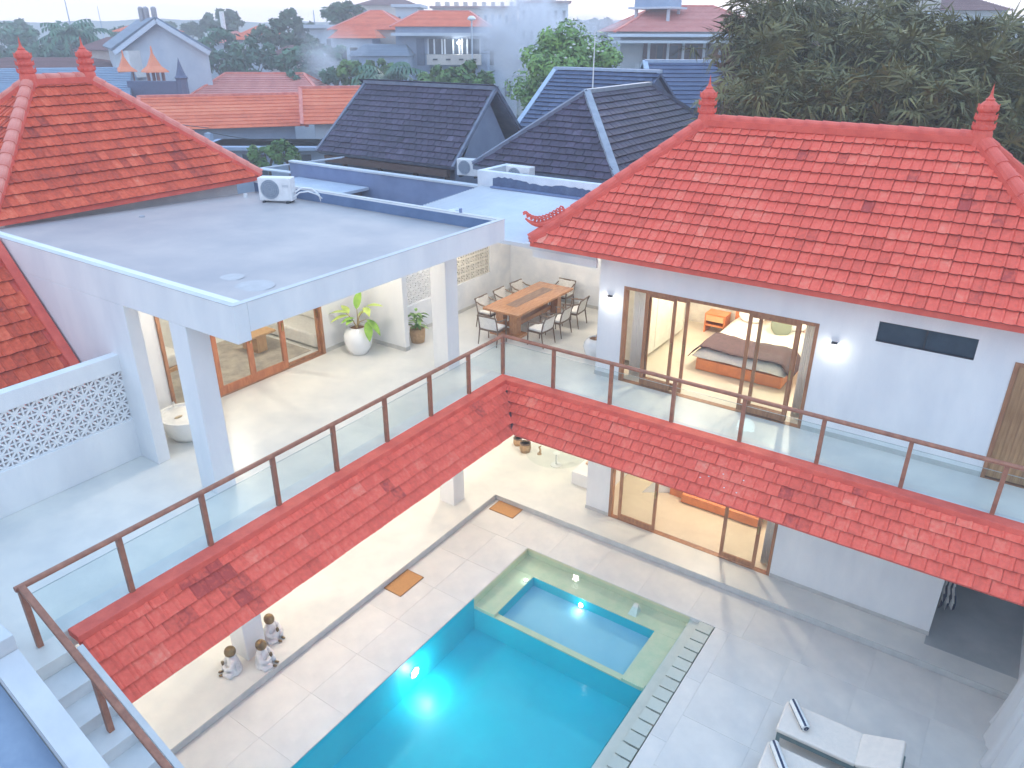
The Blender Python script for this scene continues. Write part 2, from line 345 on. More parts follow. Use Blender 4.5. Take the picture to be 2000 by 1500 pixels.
def scroll_ornament(parent,p,ang,m,s=1):
    """carved open-work corner crest with curled teeth"""
    mb=MB(); pts=[]
    for i in range(11):
        t=i/10; pts.append(Vector((-.86*t,0,-.44*t+.42*t**3)))
    mb.tube(pts,[.10,.10,.095,.09,.085,.075,.07,.06,.05,.035,.02],7)
    for i in range(0,11):
        c=pts[i]+Vector((.05,0,.04)); h=.20-.008*i
        for sg,l in ((1,1),(-1,.7)):
            q=[c,c+Vector((.02,sg*.02,h*.5*l)),c+Vector((-.02,sg*.03,h*.85*l)),c+Vector((-.07,sg*.02,h*.95*l)),c+Vector((-.09,sg*.02,h*.75*l))]
            mb.tube(q,[.036,.03,.024,.02,.012],5); mb.ell(q[-1],(.026,.024,.026),6,4)
    o=mb.obj('corner_crest',m,parent); o.matrix_local=Matrix.Translation(p)@Matrix.Rotation(ang,4,'Z')@Matrix.Scale(s,4); return o
def lamp(name,loc,power,col=(1,.87,.68),r=.12):
    l=bpy.data.lights.new(name,'POINT'); l.energy=power*1.18; l.color=col; l.shadow_soft_size=r
    o=bpy.data.objects.new(name,l); COL.objects.link(o); o.location=loc; return o
G=-3.95; T=-3.80
# ================================================================ setting
gm=MB(); zg=G-.06
for X0,X1,Y0,Y1 in ((-560,300,-200,-14.2),(-560,300,-.75,560),(-560,1.2,-14.2,-.75),(5.8,300,-14.2,-.75)): gm.quad((X0,Y0,zg),(X1,Y0,zg),(X1,Y1,zg),(X0,Y1,zg))
g=gm.obj('ground',mat('ground_scrub',(.13,.15,.10),.95,(.07,.09,.055),.09,10),kind='structure')
# upper terrace slab
m=MB(); m.box(-8,0,-14,6.2,-.3,0); m.box(0,11.3,0,1.245,-.3,0); m.box(0,1.72,1.245,6.2,-.3,0)
m.box(0,.40,-11.35,-10.3,-.3,0)
tf=m.obj('terrace_floor',FLOOR,kind='structure')
for nm,a in (('floor_border',[( -.32,-.01,-10.3,-.01,0,.006),(.0,11.3,.01,.10,0,.006)]),):
    m=MB(); [m.box(*q) for q in a]; m.obj(nm,STEP,tf)
# lower terrace
m=MB(); m.box(-3.45,-.55,-14,6,G-.3,T); m.box(-.55,9.66,.42,6,G-.3,T)
lt=m.obj('lower_terrace',FLOOR,kind='structure')
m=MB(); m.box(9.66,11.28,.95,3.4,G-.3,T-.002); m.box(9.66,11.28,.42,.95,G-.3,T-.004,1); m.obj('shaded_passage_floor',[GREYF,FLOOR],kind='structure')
m=MB(); m.box(-.55,-.535,-14,.405,G+.004,T+.002); m.box(-.535,11.28,.405,.42,G+.004,T+.002); m.obj('step_riser',SKIRT,lt)
# courtyard: individual slabs
cy=MB(); cy.box(-.55,1.30,-14,.42,G-.35,G-.006); cy.box(1.30,11.28,-.83,.42,G-.35,G-.006); cy.box(6.0,11.28,-14,-.83,G-.35,G-.006)
court=cy.obj('courtyard_paving',mat('grout',(.68,.65,.61),.9),kind='structure')
slabmesh={}
def slab(x0,x1,y0,y1):
    key=(round(x1-x0,3),round(y1-y0,3))
    if key not in slabmesh:
        mb=MB(); a,b=key; e=.003
        mb.add([(0,0,-.0055),(a,0,-.0055),(a,b,-.0055),(0,b,-.0055),(0,0,-.002),(a,0,-.002),(a,b,-.002),(0,b,-.002),(e,e,0),(a-e,e,0),(a-e,b-e,0),(e,b-e,0)],
          [(0,1,5,4),(1,2,6,5),(2,3,7,6),(3,0,4,7),(4,5,9,8),(5,6,10,9),(6,7,11,10),(7,4,8,11),(8,9,10,11)])
        slabmesh[key]=mb.mesh('paving_slab',PAVE)
    inst(slabmesh[key],'paving_slab',court,Matrix.Translation((x0,y0,G+random.uniform(-.0004,.0004))))
gp=.003
def slabs(x0,x1,y0,y1,nx,ny,run=True):
    dx=(x1-x0)/nx; dy=(y1-y0)/ny
    for j in range(ny):
        for i in range(nx):
            slab(x0+i*dx+gp/2,x0+(i+1)*dx-gp/2,y0+j*dy+gp/2,y0+(j+1)*dy-gp/2)
slabs(-.53,1.30,-14,-.83,2,11)
slabs(-.53,11.28,-.83,.40,10,1)
slabs(6.32,11.28,-12.0,-.83,4,9)
slabs(6.0,6.32,-12.0,-.83,1,7)
# ================================================================ pool
pool=thing('swimming_pool','turquoise courtyard swimming pool with a green stone ledge round its shallow end','pool',(1.32,-.87,G))
def P(o): o.matrix_parent_inverse=pool.matrix_world.inverted(); return o
bpy.context.view_layer.update()
pinv=Matrix.Translation((-1.32,.87,-G))
def pobj(mb,name,m,**k):
    o=mb.obj(name,m,pool,**k); o.matrix_local=pinv; return o
Wz=G-.07
m=MB() # deep basin
m.quad((1.30,-14,-4.82),(5.45,-14,-4.82),(5.45,-2.95,-4.82),(1.30,-2.95,-4.82))
m.quad((1.31,-14,-4.82),(1.31,-2.99,-4.82),(1.31,-2.99,G-.012),(1.31,-14,G-.012))
m.quad((5.44,-2.99,-4.82),(5.44,-14,-4.82),(5.44,-14,Wz-.02),(5.44,-2.99,Wz-.02))
m.quad((1.30,-2.99,-4.82),(5.45,-2.99,-4.82),(5.45,-2.99,-4.24),(1.30,-2.99,-4.24))
pobj(m,'deep_basin',POOLD)
m=MB() # green ledge with a notch for the shallow basin
z=-4.16; zb=-4.42
for a in ((1.315,5.445,-1.43,-.84),(1.315,1.86,-2.985,-1.43),(4.92,5.445,-2.985,-1.43)): m.box(a[0],a[1],a[2],a[3],-4.7,z)
m.box(1.86,4.92,-2.98,-2.84,-4.7,-4.22)
m.box(1.315,5.445,-.845,-.832,-4.16,G-.012); m.box(1.301,1.314,-2.985,-.832,-4.7,G-.012)
pobj(m,'stone_ledge',GREENST,bevel=.015)
m=MB(); x0,x1,y0,y1=1.861,4.919,-2.839,-1.431
m.quad((x0,y0,zb),(x1,y0,zb),(x1,y1,zb),(x0,y1,zb))
pobj(m,'shallow_basin_floor',POOLS)
m=MB()
for q in (((x0,y0),(x0,y1)),((x0,y1),(x1,y1)),((x1,y1),(x1,y0))):
    (a,b),(c,d)=q; m.quad((a,b,zb),(c,d,zb),(c,d,z-.02),(a,b,z-.02))
pobj(m,'shallow_basin_wall',POOLD)
m=MB(); N1,N2=2,2
m.quad((1.30,-14,Wz),(5.47,-14,Wz),(5.47,-.83,Wz),(1.30,-.83,Wz))
pobj(m,'water',WATER,kind='structure')
m=MB(); m.box(5.45,5.66,-14,-.83,-4.6,Wz-.012); pobj(m,'overflow_weir',WETST,bevel=.01)
m=MB(); m.box(5.66,6.0,-14,-.83,-4.6,G-.12); pobj(m,'overflow_channel',DKP)
mb=MB(); mb.box(0,.30,0,.262,-.035,0); me=mb.mesh('grate_stone',WETST); y=-.84
k=0
while y>-7.5:
    inst(me,'grate_stone',pool,pinv@Matrix.Translation((5.675+random.uniform(-.006,.006),y-.265,G-.006+random.uniform(-.006,.004)))); y-=.30; k+=1
m=MB(); m.box(5.66,5.76,-14,-.83,-4.3,G-.062); pobj(m,'channel_edge',WETST)
m=MB(); m.add([(4.22,-1.30,-4.16),(4.42,-1.30,-4.16),(4.42,-1.05,-4.16),(4.22,-1.05,-4.16),(4.27,-1.12,-3.98),(4.37,-1.12,-3.98),(4.36,-1.07,-3.98),(4.28,-1.07,-3.98)],[(0,1,5,4),(1,2,6,5),(2,3,7,6),(3,0,4,7),(4,5,6,7)])
pobj(m,'water_spout',mat('pale_stone',(.70,.68,.58),.6))
def poollight(p,nrm,r,pw,pos,col=(.75,.97,1)):
    p=Vector(p); n=Vector(nrm); q=n.to_track_quat('Z','Y').to_matrix().to_4x4()
    mb=MB(); mb.lathe([(r,0),(r,.02),(r*.8,.035),(0,.045)],n=18)
    o=mb.obj('pool_light',mat('pool_lamp',(1,1,1),.4,emit=(.92,1,1),estr=18),pool,smooth=False); o.matrix_local=pinv@Matrix.Translation(p)@q
    mb=MB(); mb.lathe([(r*1.02,-.01),(r*1.25,-.01),(r*1.25,.025),(r*1.02,.03),(r*1.02,-.01)],n=18); o2=mb.obj('light_rim',ACW,o)
    lamp('pool_light_and_fill',pos,pw,col,.05)
poollight((1.312,-5.0,-4.42),(1,0,0),.10,16,(1.60,-5.0,-4.45))
poollight((1.80,-1.66,-4.155),(0,0,1),.035,.8,(1.80,-1.66,-4.09))
poollight((3.15,-1.437,-4.34),(0,-1,.15),.05,1.2,(3.15,-1.60,-4.30))
lamp('pool_light_and_fill',(3.2,-9.6,-4.7),26,(.75,.97,1),.3)  # added fill lamp without a fixture, spreads light through the pool
lamp('pool_light_and_fill',(3.0,-5.4,-4.55),4,(.75,.97,1),.9)  # wide added fill, stands in for glow scattered by the water
# ================================================================ left pavilion (flat roof)
pv=thing('flat_roof_pavilion','white pavilion with flat concrete roof on square columns at left of the terrace','building')
m=MB()
m.box(-7.9,.17,-7.0,-6.75,3.11,3.70); m.box(.05,.17,-6.75,-.15,3.24,3.70); m.box(-7.9,.05,-.27,-.15,3.24,3.70)
m.box(-7.9,.05,-6.75,-.27,3.24,3.36)
m.obj('roof_fascia',WHITE,pv,bevel=.012)
m=MB(); m.box(-7.9,.175,-7.005,-6.90,3.698,3.712); m.box(.06,.175,-6.90,-.145,3.698,3.712); m.box(-7.9,.06,-.27,-.145,3.698,3.712); m.obj('coping',COPING,pv)
m=MB(); n=14
m.add([(-7.9,-6.75,3.36),(.05,-6.75,3.36),(.05,-.27,3.36),(-7.9,-.27,3.36),(-7.9,-6.75,3.665),(.05,-6.75,3.665),(.05,-.27,3.42),(-7.9,-.27,3.42)],[(0,1,5,4),(1,2,6,5),(2,3,7,6),(3,0,4,7),(4,5,6,7)])
deck=m.obj('roof_deck',DECK,pv)
# stains and drain on the deck
m=MB(); m.lathe([(.32,0),(.30,.006),(0,.007)],(-.55,-6.05,3.642),18); m.lathe([(.20,0),(0,.006)],(-1.25,-5.95,3.640),14); m.obj('plaster_patch',mat('pale_patch',(.50,.48,.48),.7),deck)
m=MB(); m.box(-5.0,-4.1,-1.5,-.6,3.47,3.474); 
def column(x0,x1,y0,y1,z0,z1,par,nm='column'):
    m=MB(); m.box(x0,x1,y0,y1,z0,z1); return m.obj(nm,WHITE,par,bevel=.012)
column(-1.60,-1.15,-6.997,-6.60,0,3.11,pv); column(-1.60,-1.15,-.60,-.17,0,3.24,pv)
m=MB(); m.box(-7.9,-2.9,-6.998,-6.75,0,3.11); m.obj('side_wall',WHITE,pv,bevel=.01)
m=MB(); m.box(-4.55,-4.4,-6.75,-5.68,0,3.24); m.box(-4.55,-4.4,-1.5,-.27,0,3.24); m.box(-4.55,-4.4,-5.68,-1.5,2.42,3.24)
m.box(-4.55,-2.80,-.27,-.12,0,3.24); m.obj('inner_wall',WHITE,pv)
m=MB(); m.box(-7.9,-7.75,-6.75,-.27,0,3.24); m.box(-7.75,-4.55,-.42,-.27,0,3.24); m.obj('room_wall',ROOMW,pv)
m=MB(); m.box(-7.9,.045,-.283,-.27,3.43,3.66); m.obj('painted_upstand',mat('upstand_paint',(.13,.20,.34),.6,(.09,.15,.27),2),pv)
m=MB(); m.box(-4.40,-4.385,-6.75,-5.70,0,.10); m.box(-4.40,-4.385,-1.48,-.27,0,.10); m.box(-4.385,-2.79,-.285,-.27,0,.10); m.box(-2.80,-2.785,-.285,-.12,0,.10)
m.obj('skirting',SKIRT,pv)
def leaf(par,axis,a0,a1,c,z0,z1,st=.085,rb=.16,th=.045,m=None,name='sliding_panel'):
    m=m or DOORW; mb=MB(); gl=MB()
    def bx(q,u0,u1,w0,w1,t):
        if axis=='x': q.box(u0,u1,c-t/2,c+t/2,w0,w1)
        else: q.box(c-t/2,c+t/2,u0,u1,w0,w1)
    bx(mb,a0,a0+st,z0,z1,th); bx(mb,a1-st,a1,z0,z1,th); bx(mb,a0+st,a1-st,z1-st,z1,th*.96); bx(mb,a0+st,a1-st,z0,z0+rb,th*.96)
    o=mb.obj(name,m,par,bevel=.006); bx(gl,a0+st,a1-st,z0+rb,z1-st,.008); gl.obj('glass_pane',GLASS,o)
    h=MB(); u=a1-st*.5
    if axis=='x': h.box(u-.015,u+.015,c-th/2-.025,c-th/2,z0+.95,z0+1.15)
    else: h.box(c+th/2,c+th/2+.025,u-.015,u+.015,z0+.95,z0+1.15)
    h.obj('handle',mat('brass',(.5,.36,.16),.3,metal=1),o); return o
def dframe(par,axis,a0,a1,c,z0,z1,w=.07,d=.15,m=None):
    m=m or DOORW; mb=MB()
    def bx(u0,u1,w0,w1,t):
        if axis=='x': mb.box(u0,u1,c-t/2,c+t/2,w0,w1)
        else: mb.box(c-t/2,c+t/2,u0,u1,w0,w1)
    bx(a0,a0+w,z0,z1,d); bx(a1-w,a1,z0,z1,d); bx(a0+w,a1-w,z1-w,z1,d*.98); bx(a0+w,a1-w,z0,z0+.009,d*.98)
    return mb.obj('door_frame',m,par,bevel=.005)
dframe(pv,'y',-5.68,-1.50,-4.43,.0,2.42)
leaf(pv,'y',-5.61,-4.50,-4.47,.035,2.35,.055,.06)
leaf(pv,'y',-4.58,-3.58,-4.38,.035,2.35,.12,.20,m=mat('door_wood_red',(.46,.17,.07),.4,(.34,.11,.045),5,6,stretch=(3,3,.6)))
leaf(pv,'y',-3.72,-2.66,-4.385,.035,2.35,.12,.20,m=MATS['door_wood_red'])
leaf(pv,'y',-2.74,-1.57,-4.47,.035,2.35,.07,.06)
# ceiling spot, downlights
def downlight(par,x,y,z,pw,col=(1,.91,.78),d=.35):
    m=MB(); m.lathe([(.075,0),(.075,-.012),(.05,-.018),(0,-.018)],(x,y,z),16); m.obj('downlight',LAMPM,par); lamp('downlight_glow',(x,y,z-d),pw,col,.09)
downlight(pv,-3.0,-1.9,3.24,48); downlight(pv,-2.9,-5.0,3.24,48); downlight(pv,-6.2,-3.2,3.24,65)
m=MB(); m.lathe([(.0,.0),(.10,.0),(.12,-.10),(.0,-.13)],(-3.35,-.45,2.35),16); m.bar((-3.35,-.45,2.33),(-3.35,-.29,2.4),.05,.05); m.obj('ceiling_spot',ACW,pv)
# furniture seen through the left doors
t=thing('rug','large faded beige patterned rug on the floor behind the left glass doors','rug',(-5.9,-3.6,0))
m=MB(); m.box(-1.25,1.1,-1.9,2.0,.002,.016); m.obj('pile',RUG,t); m=MB(); [m.box(-1.25+i*.1,-1.2+i*.1,2.0,2.06,.002,.01) for i in range(24)]; m.obj('fringe',FAB,t)
t=thing('side_table','small light wooden slab side table on the rug behind the glass','table',(-6.0,-2.35,.016))
m=MB(); m.box(-.35,.35,-.42,.42,.42,.48); m.obj('table_top',mat('pale_wood',(.60,.36,.17),.4,(.48,.27,.12),4,stretch=(1,5,1)),t,bevel=.01)
m=MB(); m.box(-.30,.30,-.16,.14,0,.42); m.obj('pedestal',MATS['pale_wood'],t,bevel=.01)
t=thing('sofa','low white sofa along the wall behind the left glass doors','sofa',(-6.0,-1.05,0))
m=MB(); m.box(-1.5,1.3,-.45,.45,.05,.42); m.obj('seat',FAB,t,bevel=.05); m=MB(); m.box(-1.5,1.3,.28,.55,.43,.85); m.obj('backrest',FAB,t,bevel=.06); m=MB(); m.box(1.3,1.5,-.45,.55,.05,.62); m.obj('armrest',FAB,t,bevel=.05)
t=thing('framed_daybed','long pale daybed deep inside the left room','daybed',(-7.0,-5.0,0)); m=MB(); m.box(-.5,.5,-1,1,.1,.4); m.obj('mattress',FAB,t,bevel=.06); m=MB(); m.box(-.55,.55,-1.05,1.05,0,.1); m.obj('base',MATS['pale_wood'],t)
# left hip roof and right hip roof
def hip_roof(par,x0,x1,y0,y1,ze,zr,faces,wd,ex,tm,capm,inset=None,finials=True,ornam=()):
    wdt=min(x1-x0,y1-y0)/2; ymaj=(y1-y0)>(x1-x0); xm=(x0+x1)/2; ym=(y0+y1)/2
    A=(xm,y0+wdt,zr) if ymaj else (x0+wdt,ym,zr); B=(xm,y1-wdt,zr) if ymaj else (x1-wdt,ym,zr)
    c=[(x0,y0,ze),(x1,y0,ze),(x1,y1,ze),(x0,y1,ze)]; dn=[(p[0],p[1],ze-.10) for p in c]
    m=MB()
    vs=c+[A,B]+dn
    if ymaj: fs=[(0,1,4),(1,2,5,4),(2,3,5),(3,0,4,5)]
    else: fs=[(0,1,5,4),(1,2,5),(2,3,4,5),(3,0,4)]
    fs+=[(6,7,1,0),(7,8,2,1),(8,9,3,2),(9,6,0,3),(9,8,7,6)]
    m.add(vs,fs); roof=m.obj('roof',REDCAP,par)
    sl=math.hypot(wdt,zr-ze); F=[]
    lift=.012
    lx=x1-x0; ly=y1-y0
    if 'S' in faces: F.append(((x0,y0-.03,ze+lift-.02),(1,0,0),(0,wdt,zr-ze),[(0,0),(lx,0),(lx-wdt,sl)]+([] if ymaj else [(wdt,sl)])))
    if 'E' in faces: F.append(((x1+.03,y0,ze+lift-.02),(0,1,0),(-wdt,0,zr-ze),[(0,0),(ly,0),(ly-wdt,sl)]+([(wdt,sl)] if ymaj else [])))
    tile_faces(roof,F,wd,ex,tm,off=0)
    A=Vector(A);B=Vector(B)
    caps(roof,A+Vector((0,0,.10)),B+Vector((0,0,.10)),capm,.12,.36)
    ends=[(c[0],A),(c[1],A if ymaj else B),(c[2],B),(c[3],B if ymaj else A)]
    for p,q in ends:
        p=Vector(p); cp=caps(roof,p+Vector((0,0,.07)),Vector(q)+Vector((0,0,.09)),capm,.13,.38,'hip_tile')
    # mortar bed beneath ridge
    m=MB(); m.bar(A+Vector((0,0,.03)),B+Vector((0,0,.03)),.30,.13)
    for p,q in ends: m.bar(Vector(p)+Vector((0,0,.02)),Vector(q)+Vector((0,0,.03)),.28,.10)
    m.obj('mortar_bed',REDCAP,roof)
    if finials: finial(roof,A+Vector((0,0,.16)),REDCAP,.80); finial(roof,B+Vector((0,0,.16)),REDCAP,.80)
    for i,a in ornam: scroll_ornament(roof,Vector(c[i])+Vector((.50,.50,.55)),a,REDCAP,.95)
    return roof
lh=thing('left_house','house with old red tiled hip roof and two finials behind the flat roof','house')
lroof=hip_roof(lh,-13.15,-7.85,-6.75,-.05,3.80,6.20,'SE',.185,.285,REDL,REDCAP_L)
m=MB(); m.box(-12.6,-8.35,-6.3,-.5,G,3.70); m.obj('wall',WHITE2,lh)
rh=thing('bedroom_house','white two storey bedroom house with large red tiled hip roof on the right','house')
rroof=hip_roof(rh,.26,11.0,.70,6.20,3.05,5.50,'SE',.19,.263,RED,REDCAP,ornam=((0,R(45)),))
# lower left roof beside the side wall
ll=thing('lower_house','neighbouring house whose dark red tile slope runs down behind the screen wall','house')
m=MB(); zt=3.60; m.add([(-4.2,-14,.75),(-4.2,-7.03,.75),(-6.95,-7.03,3.70),(-6.95,-14,3.70),(-4.2,-14,.55),(-4.2,-7.03,.55),(-6.95,-7.03,.55),(-6.95,-14,.55)],[(0,1,2,3),(4,5,1,0),(5,6,2,1),(6,7,3,2),(7,4,0,3)])
sl=m.obj('roof',REDCAP,ll)
tile_faces(sl,[((-4.55,-12.5,1.12),(0,1,0),(-1,0,1.0745),[(0,0),(5.25,0),(5.25,3.45),(0,3.45)])],.20,.285,REDL,300)
m=MB(); m.bar((-4.3,-7.13,.92),(-6.9,-7.13,3.71),.17,.10); m.obj('verge_flashing',REDCAP,ll)
# ================================================================ bedroom house
m=MB()
y0,y1=1.245,1.395
m.box(1.78,2.39,y0,y1,0,3.0); m.box(2.39,6.53,y0,y1,2.27,3.0); m.box(6.53,7.54,y0,y1,0,3.0); m.box(7.54,9.13,y0,y1,0,2.15); m.box(7.54,9.13,y0,y1,2.54,3.0)
m.box(9.13,9.73,y0,y1,0,3.0); m.box(9.73,10.65,y0,y1,2.27,3.0); m.box(10.65,11.0,y0,y1,0,3.0)
m.obj('upper_front_wall',WHITE,rh)
m=MB(); m.box(1.78,1.93,y1,6.1,0,3.0); m.box(10.85,11.0,y1,6.1,0,3.0); m.box(1.93,10.85,5.95,6.1,0,3.0); m.box(6.75,6.9,y1,5.95,0,3.0)
m.box(1.93,10.85,y1,5.95,2.9,3.0); m.obj('upper_wall',ROOMW,rh)
m=MB(); m.box(1.725,10.98,1.25,6.1,-.3,.004); m.obj('upper_floor',mat('bedroom_floor',(.66,.60,.50),.4,(.58,.52,.43),1.5),rh)
m=MB()
for a,b in ((1.78,2.38),(6.54,9.72)): m.box(a,b,1.232,1.245,0,.10)
m.box(1.767,1.78,1.232,5.3,0,.10); m.obj('skirting',SKIRT,rh)
# vent window: dark glass panel with frame and louvre blades
m=MB(); m.box(7.54,9.13,1.30,1.32,2.15,2.54); v=m.obj('vent_window',DKGL,rh)
m=MB(); m.box(7.54,9.13,1.25,1.29,2.15,2.165); m.box(7.54,9.13,1.25,1.29,2.525,2.54); m.box(8.32,8.345,1.25,1.29,2.165,2.525); m.obj('vent_frame',DKP,v)
# right door of planks
dframe(rh,'x',9.73,10.65,1.30,0,2.27)
dd=MB(); dd.box(9.80,10.58,1.275,1.315,.035,2.20); dd=dd.obj('plank_door',DOORW,rh)
mb=MB(); mb.box(0,.125,0,.012,0,2.15); pm=mb.mesh('plank',mat('plank_wood',(.42,.24,.11),.45,(.24,.12,.05),2.5,7,stretch=(9,1,.5),rnd=.15))
for i in range(6): inst(pm,'plank',dd,Matrix.Translation((9.805+i*.129,1.263,.04)))
# upper sliding door
dframe(rh,'x',2.39,6.53,1.31,0,2.27)
leaf(rh,'x',2.90,3.62,1.29,.035,2.20,.075,.17); leaf(rh,'x',2.94,3.88,1.36,.035,2.20,.075,.17)
leaf(rh,'x',5.17,6.18,1.29,.035,2.20,.075,.17); leaf(rh,'x',5.36,6.19,1.36,.035,2.20,.075,.17)
def curtain(name,label,x0,x1,y,z0,z1,axis='x',n=8,amp=.03,m=None,par=None):
    mb=MB(); K=n*6; vs=[]
    for j,z in enumerate((z0,(z0+z1)/2,z1)):
        for i in range(K+1):
            u=x0+(x1-x0)*i/K; a=amp*(1.1 if j==0 else .8)*sin(i/6*2*PI+j*.3)+amp*.4*sin(i*.37)
            vs.append((u,y+a,z) if axis=='x' else (y+a,u,z))
    fs=[(j*(K+1)+i,j*(K+1)+i+1,(j+1)*(K+1)+i+1,(j+1)*(K+1)+i) for j in range(2) for i in range(K)]
    mb.add(vs,fs); o=mb.obj(name,m or CURT,par,smooth=True); so=o.modifiers.new('s','SOLIDIFY'); so.thickness=.006
    if label: tag(o,label,'curtain')
    return o
curtain('curtain','white curtain gathered at the left end of the upstairs bedroom doors',2.47,2.86,1.62,.02,2.4)
curtain('curtain','white curtain gathered at the right end of the upstairs bedroom doors',6.22,6.50,1.62,.02,2.4)
downlight(rh,3.4,3.6,2.90,100,(1,.86,.66)); downlight(rh,5.6,3.9,2.90,100,(1,.86,.66))
# bedroom furniture
bed=thing('double_bed','double bed with orange wood base, white duvet and brown throw in the upstairs bedroom','bed',(4.6,4.3,0))
m=MB(); m.box(-.97,1.05,-1.47,1.30,.02,.30); m.obj('bed_base',ORW,bed,bevel=.01)
def duvet(x0,x1,y0,y1,z0,z1):
    mb=MB(); nx,ny=14,18; vs=[]
    for j in range(ny+1):
        for i in range(nx+1):
            x=x0+(x1-x0)*i/nx; y=y0+(y1-y0)*j/ny
            ex=min(i,nx-i)/2; ey=j/2; e=min(1,min(ex,ey)); zz=z0+(z1-z0)*math.sqrt(e)*(1)
            vs.append((x,y,zz+.012*sin(x*7+y*4)*sin(y*9)))
    fs=[(j*(nx+1)+i,j*(nx+1)+i+1,(j+1)*(nx+1)+i+1,(j+1)*(nx+1)+i) for j in range(ny) for i in range(nx)]
    return mb.add(vs,fs)
o=duvet(-1.08,1.11,-1.50,1.35,.36,.56).obj('duvet',FAB,bed,smooth=True); s_=o.modifiers.new('s','SOLIDIFY'); s_.thickness=.03
o=duvet(-1.16,1.19,-1.54,-.35,.26,.575)
mb=MB(); vs=[]; 
for j in range(9):
    for i in range(21):
        u=-1.20+2.43*i/20; y=-1.46+1.10*j/8-.10*(1-abs(i-10)/10)*0
        ed=min(i,20-i); z=.60 if ed>=2 else (.47 if ed==1 else .30)
        vs.append((u,y+.05*sin(i*.5),z+.01*sin(i*2+j)))
mb.add(vs,[(j*21+i,j*21+i+1,(j+1)*21+i+1,(j+1)*21+i) for j in range(8) for i in range(20)]); o=mb.obj('throw',RUNNER,bed,smooth=True); s_=o.modifiers.new('s','SOLIDIFY'); s_.thickness=.02
m=MB(); m.box(-1.05,1.15,1.36,1.43,.1,1.05); m.obj('headboard',ORW,bed,bevel=.01)
def cushion(nm,label,x,y,z,sx,sy,m,rx,rz,par=None):
    mb=MB(); mb.box(-sx/2,sx/2,-sy/2,sy/2,-.09,.09); o=mb.obj(nm,m,par,sub=3,smooth=True); o.location=(x,y,z); o.rotation_euler=(rx,0,rz)
    if label: tag(o,label,'cushion')
    return o
cushion('pillow',None,-.5,1.05,.75,.85,.6,FAB,R(40),0,bed); cushion('pillow',None,.55,1.05,.75,.85,.6,FAB,R(40),0,bed)
cushion('cushion','sage grey square cushion standing on the white duvet upstairs',4.95,4.90,.75,.62,.62,SAGE,R(55),R(35))
t=thing('nightstand','orange wooden nightstand with one drawer left of the upstairs bed','nightstand',(3.12,5.55,0))
m=MB(); m.box(-.28,.28,-.22,.22,.20,.24); m.box(-.28,.28,-.22,.22,.50,.54); m.box(-.28,-.24,-.22,.22,.0,.50); m.box(.24,.28,-.22,.22,.0,.50); m.box(-.24,.24,.18,.22,.24,.5); m.obj('carcass',ORW,t,bevel=.005)
m=MB(); m.box(-.235,.235,-.235,-.20,.34,.495); m.obj('drawer',mat('pale_orange_wood',(.72,.42,.20),.4),t)
t=thing('wardrobe','long white built-in wardrobe along the left wall of the upstairs bedroom','wardrobe',(2.18,3.6,0))
m=MB(); m.box(-.24,.22,-1.4,1.3,.10,2.3); m.obj('carcass',ROOMW,t); 
for i in range(3): m=MB(); m.box(.222,.24,-1.38+i*.9,-.50+i*.9,.13,2.27); m.obj('door',ROOMW,t,bevel=.004)
m=MB(); [m.box(.241,.252,.1+k*.055,.13+k*.055,1.75,2.1) for k in range(4)]; m.obj('grille',mat('beige_slat',(.55,.48,.38),.6),t)
# wall lamps
def wall_lamp(label,x,z):
    t=thing('wall_lamp',label,'lamp',(x,1.245,z),group=None)
    m=MB(); m.box(-.055,.055,-.11,0,.075,.10); m.box(-.045,.045,-.02,0,-.10,.075); m.obj('cap',DKP,t,bevel=.004)
    m=MB(); m.lathe([(.0,-.16),(.052,-.16),(.058,-.12),(.058,.06),(.05,.072),(0,.072)],(0,-.085,0),16); m.obj('glass_shade',LAMPM,t,smooth=True)
    lamp('wall_lamp_glow',(x,1.245-.24,z-.06),1.2,(1,.97,.92),.05)
wall_lamp('small glowing wall lamp left of the upstairs bedroom doors, above the railing',2.07,1.90)
wall_lamp('small glowing wall lamp between the upstairs bedroom doors and the dark vent',6.86,1.88)
# ---------------- lower storey
m=MB(); m.box(1.72,2.37,y0,y1,T,-.3); m.box(2.37,6.45,y0,y1,-1.53,-.3); m.box(6.45,9.69,y0,y1,T,-.3)
m.obj('lower_front_wall',WHITE,rh)
m=MB(); m.box(1.72,1.87,y1,6.1,T,-.3); m.box(9.54,9.69,y1,3.4,T,-.3); m.box(1.87,9.69,5.95,6.1,T,-.3); m.box(6.75,6.9,y1,5.95,T,-.3); m.box(9.54,9.73,3.4,3.55,T,-.3); m.box(9.73,10.56,3.4,3.55,-1.7,-.3); m.box(10.56,11.28,3.4,3.55,T,-.3)
m.obj('lower_wall',WHITE,rh)
for q in ((6.46,9.70,1.232,1.245,T,T+.09),(1.71,2.36,1.232,1.245,T,T+.09),(10.56,11.28,3.387,3.4,T,T+.12)): m=MB(); m.box(*q); m.obj('skirting',SKIRT,rh)
m=MB(); m.box(1.87,6.75,y1,5.95,T,T+.004); m.obj('lower_room_floor',mat('warm_floor',(.68,.58,.44),.4,(.6,.5,.38),1.5),rh)
dframe(rh,'x',2.37,6.45,1.31,T,-1.53)
leaf(rh,'x',2.62,3.62,1.28,T+.035,-1.60,.08,.13); leaf(rh,'x',5.26,6.10,1.28,T+.035,-1.60,.08,.13)
curtain('curtain','white curtain beside the right leaf of the downstairs bedroom doors',6.14,6.40,1.60,T+.02,-1.5)
m=MB(); m.box(9.76,10.53,3.42,3.46,T,-1.75); m.obj('passage_door',mat('dark_door',(.07,.045,.035),.5),rh)
